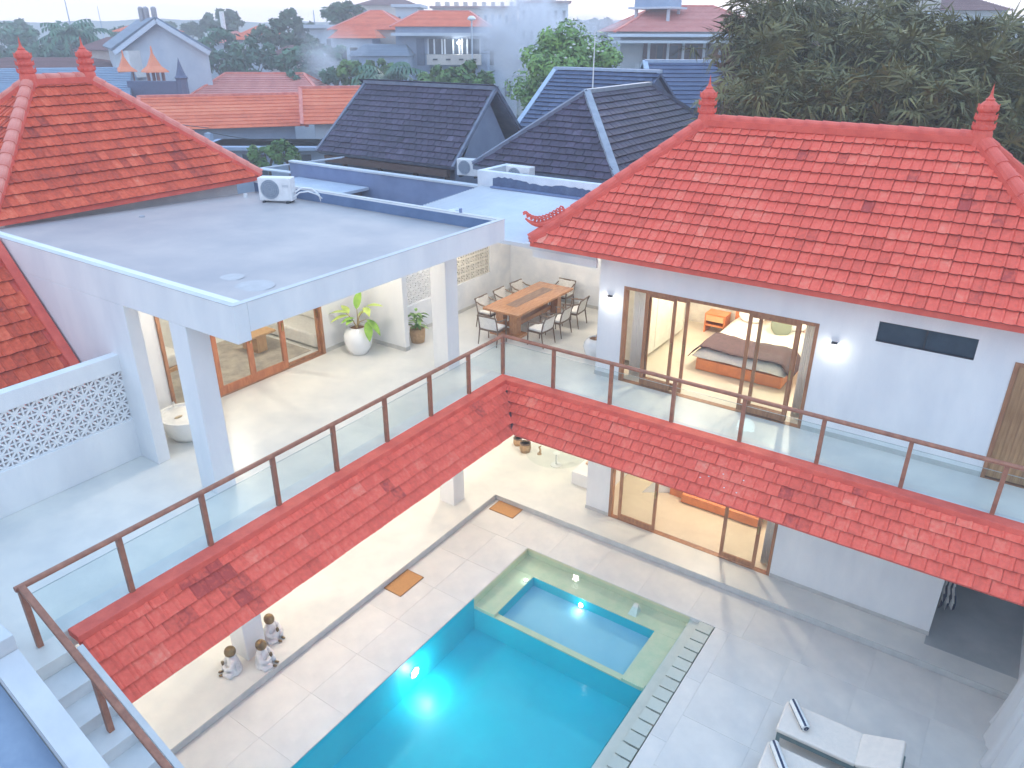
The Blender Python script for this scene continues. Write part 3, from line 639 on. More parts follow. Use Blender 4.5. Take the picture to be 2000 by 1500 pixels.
m=MB(); m.box(9.73,9.76,3.36,3.52,T,-1.7); m.box(10.53,10.56,3.36,3.52,T,-1.7); m.obj('passage_frame',WOOD,rh)
downlight(rh,4.4,3.2,-.3,120,(1,.88,.70),.5)
t=thing('double_bed','bed with bright orange wooden base in the downstairs bedroom','bed',(4.65,4.0,T))
m=MB(); m.box(-1.0,1.0,-1.15,1.1,.03,.27); m.obj('bed_base',ORW,t,bevel=.01); duvet(-1.08,1.08,-1.0,1.1,.27,.56).obj('duvet',FAB,t,smooth=True)
m=MB(); m.box(-1.4,-1.05,-.95,-.55,.0,.42); m.obj('bench',ORW,t)
t=thing('ramp_panel','pale slanting panel behind the left downstairs glass door','panel',(3.0,2.7,T)); m=MB(); m.add([(-.4,0,0),(.5,.6,0),(.5,.6,1.2),(-.4,.05,0),(.5,.65,0),(.5,.65,1.2)],[(0,1,2),(3,5,4),(0,2,5,3),(1,4,5,2),(0,3,4,1)]); m.obj('board',WHITE,t)
# living area under the terrace
lv=thing('lower_gallery','open ground floor gallery of white walls and square columns under the terrace','gallery')
column(-1.58,-1.10,-.64,-.20,T,-.3,lv); column(-1.58,-1.10,-7.06,-6.62,T,-.3,lv)
m=MB(); m.box(-3.6,-3.45,-14,6.2,G-.3,-.3); m.box(-3.45,1.72,5.3,5.45,T,-.3); m.obj('wall',WHITE,lv)
for x,y,p in ((-1.2,3.4,60),(-2.0,.3,60),(-1.9,-3.0,62),(-1.9,-5.6,62),(-1.9,-9.0,62),(.8,2.6,30)): downlight(lv,x,y,-.3,p,d=.3)
t=thing('glass_table','round clear glass table on the gallery floor by the white bench','table',(.0,2.6,T))
m=MB(); m.lathe([(0,.40),(.85,.40),(.86,.407),(.85,.415),(0,.415)],n=40); m.obj('table_top',glass('table_glass',(.95,.97,.96),.6),t); m=MB(); m.lathe([(.16,0),(.16,.02),(.03,.04),(.03,.38),(.10,.395)],n=18); m.obj('pedestal',WHITE,t)
t=thing('bench','white block bench against the house corner downstairs','bench',(1.25,2.35,T)); m=MB(); m.box(-.42,.42,-.32,.9,0,.38); m.obj('seat',WHITE,t,bevel=.01); m=MB(); m.box(-.30,.40,.2,.8,.38,.44); m.obj('cushion',mat('peach_cushion',(.75,.50,.32),.9),t,bevel=.02)
for i,(x,y,s,lb) in enumerate(((-1.55,2.95,.8,'small dark-rimmed basket, the left of two below the canopy valley'),(-1.15,2.75,1.0,'larger woven basket, the right of two below the canopy valley'))):
    t=thing('basket',lb,'basket',(x,y,T)); m=MB(); m.lathe([(.0,0),(.14*s,0),(.17*s,.12*s),(.16*s,.25*s),(.13*s,.27*s),(.12*s,.24*s),(.0,.06)],n=18); m.obj('body',WICK,t,smooth=True); m=MB(); m.lathe([(.13*s,.262*s),(.165*s,.262*s),(.165*s,.29*s),(.13*s,.29*s),(.13*s,.262*s)],n=18); m.obj('rim',CHW,t)
t=thing('driftwood_ornament','small tan carved ornament beside the baskets','ornament',(-.72,2.85,T)); m=MB(); m.tube([(0,0,0),(.03,0,.12),(-.02,.02,.22),(.06,0,.3)],[.04,.03,.03,.01],7); m.lathe([(.07,0),(.06,.03),(0,.04)],n=12); m.obj('body',WICK,t)
# ================================================================ canopies
def canopy(name,label,faces,under,flash):
    t=thing(name,label,'canopy')
    m=MB(); vs,fs=under; m.add(vs,fs); m.obj('soffit',REDCAP,t)
    m=MB(); m.box(*flash); m.obj('flashing',REDCAP,t,bevel=.01)
    tile_faces(t,faces,.235,.232,RED,300,var=.15); return t
V=Vector((-.78,0,.84)).normalized()
canopy('tiled_canopy','narrow red tiled canopy below the left terrace railing, over the gallery',
  [((.95,-10.14,-.90),(0,1,0),tuple(V),[(0,0),(9.19,0),(10.0,1.13),(0,1.13)])],
  ([(.16,-10.16,-.05),(.92,-10.16,-.885),(.92,-.94,-.885),(.16,-.12,-.05),(.16,-10.16,-.16),(.90,-10.16,-.95),(.90,-.94,-.95),(.16,-.12,-.16)],[(0,1,2,3),(7,6,5,4),(0,4,5,1),(1,5,6,2)]),
  (.0,.26,-10.18,-.02,-.10,.012))
V=Vector((0,.78,.84)).normalized()
cr_=canopy('tiled_canopy','long red tiled canopy below the right walkway railing, in front of the house',
  [((.95,-.95,-.90),(1,0,0),tuple(V),[(0,0),(10.4,0),(10.4,1.13),(-.80,1.13)])],
  ([(.12,-.16,-.05),(.94,-.92,-.885),(11.3,-.92,-.885),(11.3,-.16,-.05),(.12,-.16,-.16),(.94,-.90,-.95),(11.3,-.90,-.95),(11.3,-.16,-.16)],[(3,2,1,0),(4,5,6,7),(1,2,6,5)]),
  (.26,11.3,-.26,.0,-.10,.012))
m=MB(); m.bar((.20,-.20,-.055),(.96,-.96,-.875),.05,.02); m.obj('valley_joint',mat('valley_dark',(.10,.03,.03),.8),cr_)
for (u,v) in ((5.2,.35),(5.35,.42),(5.6,.55),(5.7,.30),(6.0,.55),(5.95,.28)):
    m=MB(); p=Vector((.95+u-.9,-.95,-.90))+V*v+Vector((0,-.03,.05)); m.ell(p,(.018,.018,.008),6,4); o=m.obj('fallen_petal',FAB); tag(o,'tiny white fallen petal on the right canopy tiles','petal','white petals on the right canopy')
# ================================================================ railings
ys=[-10.535,-9.255,-7.948,-6.609,-5.274,-3.943,-2.618,-1.311]; xs=[1.386,2.825,4.255,5.69,7.161,8.603,10.012,11.4]
pm_=MB(); pm_.box(-.035,.035,-.035,.035,0,.945); pmesh=pm_.mesh('post',WOOD)
def railing(label,pts,axis,c0):
    t=thing('terrace_railing',label,'railing',(0,0,0))
    for p in pts: inst(pmesh,'post',t,Matrix.Translation((-.0 if axis=='y' else p,p if axis=='y' else 0,0)))
    if c0: inst(pmesh,'post',t,Matrix.Translation((0,0,0)))
    a,b=min(pts+[0]),max(pts+[0])
    m=MB()
    if axis=='y': m.tube([(0,a-.06,.97),(0,b+.02,.97)],.042,10)
    else: m.tube([(a-.02,0,.97),(b,0,.97)],.042,10)
    m.obj('handrail',WOOD,t)
    q=sorted(pts+[0])
    for i in range(len(q)-1):
        m=MB(); u0,u1=q[i]+.04,q[i+1]-.04
        if axis=='y': m.box(-.005,.005,u0,u1,.03,.80)
        else: m.box(u0,u1,-.005,.005,.03,.80)
        o=m.obj('glass_panel',RGLASS,t)
        m=MB()
        if axis=='y': m.box(-.006,.006,u0,u1,.80,.806)
        else: m.box(u0,u1,-.006,.006,.80,.806)
        m.obj('glass_edge',mat('glass_edge',(.35,.42,.42),.3),o)
    return t
railing('wooden railing with glass panels along the left terrace edge',ys,'y',True)
railing('wooden railing with glass panels along the walkway before the upstairs bedroom',xs,'x',False)
# stair
st=thing('staircase','pale stone stair going down beside the end of the left railing','stairs',(0,-10.9,0))
nx=[.40,.83,1.24,1.66,2.08,2.50,2.92,3.34,3.76,4.2,4.6]
for i in range(10):
    z=-.2*(i+1)
    m=MB(); m.box(nx[i],nx[i+1]+.02,-.42,.62,z-.2,z-.03); m.obj('riser_block',STEP,st)
    m=MB(); m.box(nx[i]+.002,nx[i+1]+.035,-.44,.55,z-.03,z); m.obj('tread',STEP,st,bevel=.006)
m=MB(); m.add([(.42,.62,0),(5,.62,-2.2),(5,.70,-2.2),(.42,.70,0),(.42,.62,-.3),(5,.62,-3.9),(5,.70,-3.9),(.42,.70,-.3)],[(0,1,2,3),(0,4,5,1),(3,2,6,7)]); m.obj('stringer',STEP,st)
sr=thing('stair_railing','sloping wooden handrail descending from the corner of the left railing','railing',(0,-10.53,0))
m=MB(); m.bar((.02,0,.99),(4.4,0,.99-.495*4.4),.085,.055); m.obj('handrail',WOOD,sr,bevel=.01)
for x,z0 in ((1.43,-.61),(3.0,-1.4)): m=MB(); m.box(x-.035,x+.035,-.035,.035,z0,.96-.495*x); m.obj('post',WOOD,sr)
# parapet by the stair with slab beyond
pp=thing('stair_parapet','white sloping parapet wall at the bottom left corner beside the stair','wall')
m=MB(); m.add([(1.42,-11.40,1.22),(1.42,-11.15,1.22),(4.2,-11.15,-.23),(4.2,-11.40,-.23),(1.42,-11.40,-3.9),(1.42,-11.15,-3.9),(4.2,-11.15,-3.9),(4.2,-11.40,-3.9)],[(0,1,2,3)[::-1],(0,4,5,1),(1,5,6,2),(2,6,7,3),(3,7,4,0)])
m.box(-3.4,1.40,-11.42,-11.13,-.3,1.42); m.obj('coping',COPING,pp,bevel=.012)
m=MB(); m.add([(1.42,-14,1.0),(1.42,-11.41,1.0),(4.2,-11.41,-.45),(4.2,-14,-.45)],[(0,3,2,1)]); m.box(-3.4,1.42,-14,-11.43,.2,1.0); m.obj('roof_surface',mat('worn_blue_roof',(.26,.33,.43),.5,(.14,.20,.30),1.6,9,lo=.3,hi=.7),pp)
# ================================================================ breeze-block screens
def block_star(s=.245,d=.10):
    """square breeze block with eight spokes and open petals"""
    mb=MB(); h=s/2; f=.016
    mb.box(-h,h,-d/2,d/2,-h,-h+f); mb.box(-h,h,-d/2,d/2,h-f,h); mb.box(-h,-h+f,-d/2,d/2,-h+f,h-f); mb.box(h-f,h,-d/2,d/2,-h+f,h-f)
    for a in (45,135): mb.box(-h*1.28,h*1.28,-d/2+.004,d/2-.004,-.019,.019,mtx=Matrix.Rotation(R(a),4,'Y'))
    for a in (0,90): mb.box(-h+f,h-f,-d/2+.006,d/2-.006,-.012,.012,mtx=Matrix.Rotation(R(a),4,'Y'))
    # turn the hub so its axis is y
    return mb.mesh('breeze_block',WHITE)
def block_square(s=.228,d=.10):
    mb=MB(); h=s/2; f=.030
    mb.box(-h,h,-d/2,d/2,-h,-h+f); mb.box(-h,h,-d/2,d/2,h-f,h); mb.box(-h,-h+f,-d/2,d/2,-h+f,h-f); mb.box(h-f,h,-d/2,d/2,-h+f,h-f)
    q=.048; g=.02
    mb.box(-q,q,-d/2+.004,d/2-.004,-q,-q+g); mb.box(-q,q,-d/2+.004,d/2-.004,q-g,q); mb.box(-q,-q+g,-d/2+.004,d/2-.004,-q+g,q-g); mb.box(q-g,q,-d/2+.004,d/2-.004,-q+g,q-g)
    for a in (0,90,180,270): mb.box(q,h-f,-d/2+.006,d/2-.006,-.012,.012,mtx=Matrix.Rotation(R(a),4,'Y'))
    return mb.mesh('breeze_block',mat('beige_block',(.66,.63,.56),.8))
star=block_star(); star_s=block_star(); sq=block_square()
rotY=Matrix.Rotation(PI/2,4,'Z')
def screen(par,me,x,y0,n,z0,rows,s):
    for j in range(rows):
        for i in range(n):
            inst(me,'breeze_block',par,Matrix.Translation((x,y0+(i+.5)*s,z0+(j+.5)*s))@rotY)
sw=thing('screen_wall','white garden wall with a band of star patterned breeze blocks at the left edge','wall')
m=MB(); X0,X1=-3.65,-3.45; s=.245; ya=-6.98-14*s; za=.79; zc=za+4*s
m.box(X0,X1,-14,-6.99,0,za); m.box(X0,X1,-14,-6.99,zc,2.08); m.box(X0,X1,-14,ya,za,zc); m.obj('wall',WHITE,sw,bevel=.01)
screen(sw,star,-3.55,ya,14,za,4,s)
dw=thing('dining_wall','white corner wall behind the dining table with two breeze block windows','wall')
m=MB(); s1=.196; A0,A1=.45,.45+7*s1; z1=.80; B0,B1=2.66,2.66+7*.228; z2=.84
m.box(X0,X1,-.12,5.45,0,z1-.0); m.box(X0,X1,-.12,5.45,1.80,2.95)
m.box(X0,X1,-.12,A0,z1,1.80); m.box(X0,X1,A1,B0,z1,1.80); m.box(X0,X1,B1,5.45,z1,1.80)
m.box(X0,X1,A0,A1,z1+5*s1,1.80); m.box(X0,X1,B0,B1,z1,z2); m.box(X0,X1,B0,B1,z2+4*.228,1.80)
m.box(X1,1.78,5.30,5.45,0,2.95); m.obj('wall',WHITE2,dw)
m=MB(); m.box(X1,X1+.014,-.12,5.30,0,.09); m.box(X1+.014,1.76,5.286,5.30,0,.09); m.obj('skirting',SKIRT,dw)
sc=s1/.245
for j in range(5):
    for i in range(7): inst(star,'breeze_block',dw,Matrix.Translation((-3.55,A0+(i+.5)*s1,z1+(j+.5)*s1))@rotY@Matrix.Scale(sc,4))
screen(dw,sq,-3.55,B0,7,z2,4,.228)
# corrugated roof over the dining corner
cg=thing('corrugated_roof','white corrugated sheet roof over the dining corner, between the two houses','roof')
mb=MB(); nY=300; vs=[]; 
for i in range(nY+1):
    y=1.12+(5.42-1.12)*i/nY; z=2.86+.20*(y-1.12)/4.3+.020*sin(2*PI*y/.13)
    vs+= [(-4.62,y,z),(-1.5,y,z+.003),(1.74,y,z)]
mb.add(vs,[(3*i+k,3*i+k+1,3*i+k+4,3*i+k+3) for i in range(nY) for k in (0,1)])
o=mb.obj('corrugated_sheet',METALW,cg,smooth=True); so_=o.modifiers.new('s','SOLIDIFY'); so_.thickness=.008
m=MB(); m.box(-.10,1.76,1.04,1.12,2.78,2.90); m.box(-4.6,-.10,1.06,1.12,2.78,2.88); m.obj('front_flashing',METALW,cg,bevel=.006)
m=MB(); m.box(.1,1.765,1.06,1.14,2.60,2.78); m.obj('gutter_board',WHITE,cg,bevel=.006)
m=MB(); m.box(-4.6,1.74,1.13,5.29,2.80,2.82); m.obj('ceiling',WHITE,cg)
m=MB(); [m.box(-4.5+k*.9,-4.46+k*.9,1.3+j*1.3,1.33+j*1.3,2.90+.062*j,2.93+.062*j) for k in range(7) for j in range(4)]
downlight(cg,-2.5,2.2,2.80,40); downlight(cg,-.2,3.6,2.80,40)
m=MB(); m.tube([(.0,0,0),(0,0,.30)],.035,10); o=m.obj('vent_pipe',BLUEWALL); o.location=(-.98,-.20,3.5); tag(o,'short blue grey vent pipe standing on the right parapet of the flat roof','pipe')
# white parapet box behind it
pb=thing('parapet_wall','white parapet with peeling dark blue paint behind the corrugated roof','wall')
m=MB(); m.box(-4.78,.6,5.46,5.66,G,3.52); m.box(-4.78,-4.58,5.66,7.0,G,3.52); m.obj('wall',WHITE2,pb,bevel=.01)
m=MB(); vs=[]; K=40
for i in range(K+1):
    x=-4.2+4.4*i/K; vs+= [(x,5.452,3.10),(x,5.452,3.33+.05*random.random()-.04*(i/K)+.04*sin(i*.31))]
m.add(vs,[(2*i,2*i+2,2*i+3,2*i+1) for i in range(K)]); m.obj('peeling_paint',mat('dark_blue_paint',(.10,.15,.25),.7,(.06,.09,.17),4),pb)
m=MB(); m.box(-4.2,.2,5.30,5.452,3.07,3.11); m.obj('ledge',BLUEWALL,pb)
bw=thing('blue_boundary_wall','long blue grey boundary wall with white coping behind the flat roof','wall')
m=MB(); m.box(-13.4,-4.79,5.50,5.66,G,2.98); m.obj('wall',BLUEWALL,bw); m=MB(); m.box(-13.4,-4.79,5.46,5.70,2.98,3.05); m.obj('coping',METALW,bw,bevel=.01)
fs_=thing('neighbour_slab_roof','small flat grey slab roof of an outbuilding beyond the air conditioner','outbuilding')
m=MB(); m.box(-12.9,-9.4,3.9,5.45,2.42,2.52); m.obj('slab',mat('grey_slab',(.50,.55,.62),.5,(.38,.43,.52),1),fs_,bevel=.01); m=MB(); m.box(-12.6,-9.7,4.2,5.4,G,2.42); m.obj('wall',mat('brown_wall',(.13,.09,.10),.8),fs_)
# AC unit on the flat roof
def ac_unit(label,loc,rz,s=1.0,top=True):
    t=thing('air_conditioner',label,'air conditioner',loc,rz); t.scale=(s,s,s)
    m=MB(); m.box(-.42,.42,-.16,.16,.06,.62); m.obj('casing',ACW,t,bevel=.02)
    m=MB(); 
    for r in (.05,.10,.15,.20,.235): m.tube([(-.12+r*cos(a*PI/10),-.168,.34+r*sin(a*PI/10)) for a in range(21)],.006,4,cap=False)
    for a in range(8): m.bar((-.12+.04*cos(a*PI/4),-.17,.34+.04*sin(a*PI/4)),(-.12+.235*cos(a*PI/4),-.17,.34+.235*sin(a*PI/4)),.006,.006)
    m.obj('fan_grille',mat('grey_grille',(.45,.50,.56),.5),t)
    m=MB(); m.disc(.225,0,20); m.v=[(v[0]-.12,-.163,.34+v[1]) for v in m.v]; m.f=[f[::-1] for f in m.f]; m.obj('fan_recess',mat('fan_grey',(.22,.27,.34),.5),t)
    m=MB(); m.box(.20,.36,-.168,-.161,.40,.46); m.obj('label_plate',mat('plate',(.6,.62,.65),.4),t)
    for x in (-.3,.3): m=MB(); m.box(x-.03,x+.03,-.2,.2,0,.06); m.obj('foot',DKP,t)
    return t
ac=ac_unit('white air conditioner outdoor unit standing on the flat roof',(-6.22,-.88,3.435),R(28),1.0)
m=MB(); m.tube([(.44,.02,.25),(.62,.05,.36),(.85,.10,.34),(1.02,.12,.18),(1.05,.14,.02)],.022,8); m.tube([(.44,-.06,.15),(.58,-.04,.26),(.78,.02,.28),(.98,.08,.20),(1.10,.10,.10)],.018,8); m.obj('pipe',ACW,ac)
m=MB(); m.lathe([(.05,0),(.05,.10),(.0,.10)],n=12); o=m.obj('roof_drain_cap',ACW); o.location=(-7.35,-1.0,3.44); tag(o,'small white pipe cap on the flat roof left of the air conditioner','pipe cap')
m=MB(); m.lathe([(.06,0),(.06,.05),(.0,.05)],n=12); o=m.obj('roof_drain_cap',mat('grey_cap',(.4,.42,.46),.6)); o.location=(-6.9,-4.1,3.54); tag(o,'small grey pipe cap on the flat roof under the tiled eave','pipe cap')
m=MB(); m.lathe([(.12,0),(.14,.28),(.15,.30),(0,.30)],n=16); o=m.obj('bucket',ACW); o.location=(-9.55,3.3,2.35); tag(o,'white bucket beyond the parapet near the outbuilding','bucket')
sb=thing('bucket_shelf','low brown roof ledge carrying the bucket behind the parapet','ledge'); m=MB(); m.box(-10.4,-8.9,2.7,3.85,G,2.35); m.obj('block',MATS['brown_wall'],sb)
# ================================================================ dining set
tb=thing('dining_table','long wooden dining table with inlaid dark centre panel under the corrugated roof','table',(-1.35,3.19,0))
m=MB(); m.box(-.57,.57,-1.39,1.39,.69,.76); m.obj('table_top',TEAK,tb,bevel=.012)
m=MB(); m.box(-.17,.17,-.90,.95,.761,.765); m.obj('inlay',mat('inlay_wood',(.26,.16,.10),.25,(.17,.10,.07),6,stretch=(4,.6,1)),tb)
for x,y in ((.22,-1.02),(.22,1.02),(-.22,-1.02),(-.22,1.02)):
    m=MB(); m.box(x-.12,x+.12,y-.10,y+.10,0,.69); m.obj('leg',TEAK,tb,bevel=.01)
m=MB(); m.box(-.45,.45,-1.25,-.78,0,.08); m.obj('foot_plate',TEAK,tb,bevel=.01)
m=MB(); m.box(-.14,.14,-.92,.92,.18,.30); m.obj('stretcher',TEAK,tb,bevel=.01)
def chair(label):
    t=thing('dining_chair',label,'chair',(0,0,0),0,'dining chairs round the wooden table')
    # faces +y ; back at -y
    for x in (-.27,.27):
        m=MB(); m.tube([(x,.22,0),(x*.98,.22,.30),(x,.20,.63)],[.014,.02,.018],7); m.obj('leg',CHW,t)
        m=MB(); m.tube([(x*1.02,-.27,0),(x,-.20,.40),(x*.98,-.25,.66),(x*.98,-.31,.80)],[.014,.02,.018,.022],7); m.obj('leg',CHW,t)
        m=MB(); m.tube([(x,.24,.63),(x*1.05,.05,.645),(x*1.0,-.12,.66),(x*.98,-.27,.72)],[.018,.022,.02,.016],7); m.obj('armrest',CHW,t)
    m=MB(); m.bar((-.27,.21,.40),(.27,.21,.40),.03,.045); m.bar((-.27,-.20,.40),(.27,-.20,.40),.03,.045); m.bar((-.27,-.2,.40),(-.27,.21,.40),.03,.045); m.bar((.27,-.2,.40),(.27,.21,.40),.03,.045); m.obj('seat_frame',CHW,t)
    m=MB(); m.box(-.25,.25,-.19,.22,.41,.47); m.obj('seat',FAB,t,bevel=.02)
    m=MB(); m.bar((-.27,-.30,.79),(.27,-.30,.79),.025,.03); m.obj('top_rail',CHW,t)
    m=MB()
    for k in range(7):
        z=.44+k*.05; y=-.215-(z-.40)*.22
        m.add([(-.275,y+.02,z),(-.10,y-.012,z),(.10,y-.012,z),(.275,y+.02,z),(-.275,y+.02,z+.046),(-.10,y-.022,z+.046),(.10,y-.022,z+.046),(.275,y+.02,z+.046)],[(0,1,5,4),(1,2,6,5),(2,3,7,6)])
    o=m.obj('woven_back',FAB,t); q=o.modifiers.new('s','SOLIDIFY'); q.thickness=.018
    return t
ch=chair('dining chair at the near short end of the wooden table, by the railing corner'); ch.location=(-1.35,1.47,0); ch.rotation_euler=(0,0,R(4))
G_='dining chairs round the wooden table'
for (x,y,r,lb) in ((-2.13,2.42,-90,'left side dining chair nearest to the white column'),(-2.13,3.26,-87,'middle dining chair on the left side of the table'),(-2.12,4.07,-93,'left side dining chair nearest to the back corner'),
    (-.30,2.12,88,'right side dining chair closest to the railing'),(-.30,2.97,92,'middle dining chair on the right side of the table'),(-.30,3.82,95,'right side dining chair nearest to the back wall'),(-1.28,4.78,180,'dining chair at the far short end of the table, against the back wall')):
    dup(ch,(x,y,0),R(r),lb,G_)
# ================================================================ potted plants, tub
def big_leaf(ln,wd,m,par,base,az,el,droop=.5,name='leaf'):
    mb=MB(); n=7; vs=[]
    for i in range(n+1):
        t=i/n; w_=wd*math.sin(PI*min(1,t*1.02))**.75*(1-.25*t); x=ln*t; z=-droop*ln*t*t*.6
        vs+=[(x,-w_/2,z+.10*w_),(x,0,z),(x,w_/2,z+.10*w_)]
    mb.add(vs,[(3*i+k,3*i+k+1,3*i+k+4,3*i+k+3) for i in range(n) for k in (0,1)])
    o=mb.obj(name,m,par,smooth=True); o.matrix_local=Matrix.Translation(base)@Matrix.Rotation(az,4,'Z')@Matrix.Rotation(-el,4,'Y'); return o
def jar(par,r,h,m,name='pot'):
    mb=MB(); mb.lathe([(0,0),(r*.55,0),(r*.62,.02*h),(r*.88,.25*h),(r,.55*h),(r*.96,.72*h),(r*.78,.90*h),(r*.60,.97*h),(r*.62,h),(r*.54,h),(r*.52,.93*h),(0,.92*h)],n=32)
    o=mb.obj(name,m,par); smooth_angle(o,35); mb=MB(); mb.disc(r*.53,.935*h); mb.obj('soil',SOIL,par); return o
t=thing('potted_plant','large round white glazed pot with big lime green leaves on the terrace','potted plant',(-3.72,-.98,0))
jar(t,.36,.70,POT)
stems=[((.0,0,.65),(.05,.05,.95),(.22,.12,1.22)),((0,0,.65),(-.08,-.05,.85),(-.22,-.12,1.05)),((0,0,.65),(.12,-.02,.85),(.30,.05,.93)),((0,0,.65),(-.02,.06,.9),(-.06,.10,1.12))]
for s_ in stems: m=MB(); m.tube(s_,[.022,.015,.010],6); m.obj('stem',mat('plant_stem',(.35,.26,.12),.7),t)
LV=[(.52,.26,LIME,(-.06,.08,1.10),100,70,.2),(.50,.24,LIME2,(-.20,-.12,1.04),200,10,.6),(.46,.24,LIME2,(-.15,-.1,.98),235,5,.7),(.42,.20,LIME2,(-.2,-.05,1.0),160,30,.5),(.45,.22,LIME2,(.22,.12,1.22),25,20,.5),(.42,.20,LIME2,(.2,.1,1.2),330,10,.7),(.50,.25,LIME,(.30,.05,.93),5,-20,.7),(.48,.24,LIME,(.32,.03,.88),-35,-45,.6),(.38,.2,LIME,(-.05,.0,.9),260,20,.8),(.36,.2,LIME2,(0,.05,.95),60,40,.7),(.34,.18,LIME,(-.08,-.05,.85),290,25,.8)]
for a in LV: big_leaf(a[0],a[1],a[2],t,a[3],R(a[4]),R(a[5]),a[6])
t=thing('potted_plant','small wicker basket pot with bushy variegated leaves beside the wall end','potted plant',(-3.0,.42,0))
mb=MB(); mb.lathe([(0,0),(.17,0),(.19,.12),(.20,.30),(.19,.38),(.17,.38),(.16,.34),(0,.33)],n=24); mb.obj('pot',WICK,t,smooth=True)
random.seed(3)
for k in range(46):
    a=random.uniform(0,2*PI); z=.40+.42*random.random(); rr=.16*random.random()
    big_leaf(random.uniform(.15,.24),random.uniform(.08,.12),VARI if random.random()<.7 else LEAF,t,(rr*cos(a),rr*sin(a),z),a,R(random.uniform(-25,50)),.8)
t=thing('potted_plant','white pot with a leafless thin trunk behind the house corner on the terrace','potted plant',(1.28,2.15,0)); jar(t,.30,.50,POT); m=MB(); m.tube([(0,0,.45),(.05,.1,.9),(.02,.15,1.3)],.012,6); m.obj('trunk',WICK,t)
t=thing('stone_tub','round white stone tub with a tap behind the left wall end','tub',(-3.42,-6.02,0))
mb=MB(); mb.lathe([(0,0),(.30,0),(.42,.12),(.52,.38),(.545,.50),(.52,.505),(.49,.50),(.44,.36),(.30,.20),(0,.17)],n=36,sx=1.0,sy=.88); o=mb.obj('basin',TUBM,t); smooth_angle(o,50)
m=MB(); m.disc(.478,.455,30,sy=.88); m.obj('water_fill',mat('milky_water',(.86,.85,.80),.15),t)
m=MB(); m.tube([(-.42,.05,.50),(-.42,.05,.60),(-.36,.04,.63),(-.30,.03,.60)],.02,8); m.obj('tap',mat('chrome',(.7,.7,.7),.15,metal=1),t)
m=MB(); m.ell((-.02,-.12,.47),(.035,.09,.02),10,6); m.obj('soap_tray',mat('tan',(.55,.42,.25),.6),t)
# ================================================================ praying figures
def monk(label,loc,rz,bald=True):
    t=thing('praying_statue',label,'statue',loc,rz,'praying child statues round the column')
    mb=MB(); mb.lathe([(0,0),(.16,0),(.185,.03),(.175,.09),(.13,.16),(.125,.24),(.115,.31),(.07,.36),(.045,.38),(0,.385)],n=22,sy=.82)
    for sgn in (-1,1):
        mb.tube([(sgn*.10,-.01,.33),(sgn*.165,.04,.22),(sgn*.12,.13,.17),(sgn*.03,.16,.22)],[.045,.05,.045,.035],9)
        mb.tube([(sgn*.08,-.02,.05),(sgn*.17,.10,.05),(sgn*.06,.18,.05)],[.06,.065,.045],9)
    # folds
    for k in range(5): a=R(200+k*35); mb.tube([(.13*cos(a),.10*sin(a),.30),(.17*cos(a),.14*sin(a),.06)],[.008,.014],5)
    mb.obj('robe',ROBE,t,smooth=True)
    mb=MB(); mb.ell((0,.01,.475),(.098,.108,.115),18,14); mb.ell((0,.095,.455),(.016,.02,.018),8,6)
    for sgn in (-1,1): mb.ell((sgn*.085,.005,.455),(.014,.022,.032),8,6); mb.ell((sgn*.032,.085,.475),(.014,.01,.007),8,5)
    mb.tube([(0,0,.36),(0,.005,.41)],[.04,.038],10); mb.ell((0,.088,.425),(.024,.01,.007),8,5)
    mb.obj('head',BRONZE,t,smooth=True)
    mb=MB()
    for sgn in (-1,1):
        mb.ell((sgn*.014,.175,.245),(.013,.022,.04),8,6)
        for f in range(4): mb.tube([(sgn*.010,.160+f*.011,.27),(sgn*.007,.158+f*.012,.315-abs(f-1.4)*.008)],[.0065,.0045],5)
        mb.tube([(sgn*.018,.158,.245),(sgn*.012,.148,.285)],[.008,.006],5)
    mb.obj('hand',BRONZE,t,smooth=True)
    mb=MB()
    for sgn in (-1,1): mb.ell((sgn*.05,.235,.025),(.028,.05,.022),8,6)
    mb.obj('foot',BRONZE,t,smooth=True); return t
mk=monk('white robed praying child statue at the left of the column base, facing away',(-1.13,-7.36,T),R(150)); mk.scale=(1.02,1.02,1.02)
d=dup(mk,(-.80,-6.93,T),R(-60),'white robed praying child statue in front of the column, copper head bowed'); d=dup(mk,(-1.24,-6.38,T),R(-75),'white robed praying child statue furthest behind the column, near the canopy edge')
# mats
for (cx,cy,rz,lb) in ((-.03,.165,0,'woven coir doormat in the inner corner of the courtyard step'),(-.28,-3.49,0,'woven coir doormat on the left side of the courtyard by the step')):
    m=MB(); 
    sx,sy=(.36,.22) if cy>0 else (.235,.38)
    m.box(-sx,sx,-sy,sy,.0,.018); o=m.obj('doormat',MATW,bevel=.006); o.location=(cx,cy,G+.002); tag(o,lb,'doormat')
    e=MB(); e.box(-sx-.012,sx+.012,-sy-.012,-sy,0,.020); e.box(-sx-.012,sx+.012,sy,sy+.012,0,.020); e.box(-sx-.012,-sx,-sy,sy,0,.020); e.box(sx,sx+.012,-sy,sy,0,.020); e.obj('binding',mat('mat_binding',(.34,.17,.06),.9),o)
bpy.data.objects['doormat'].location=(.0-.04,.17,G+.002)
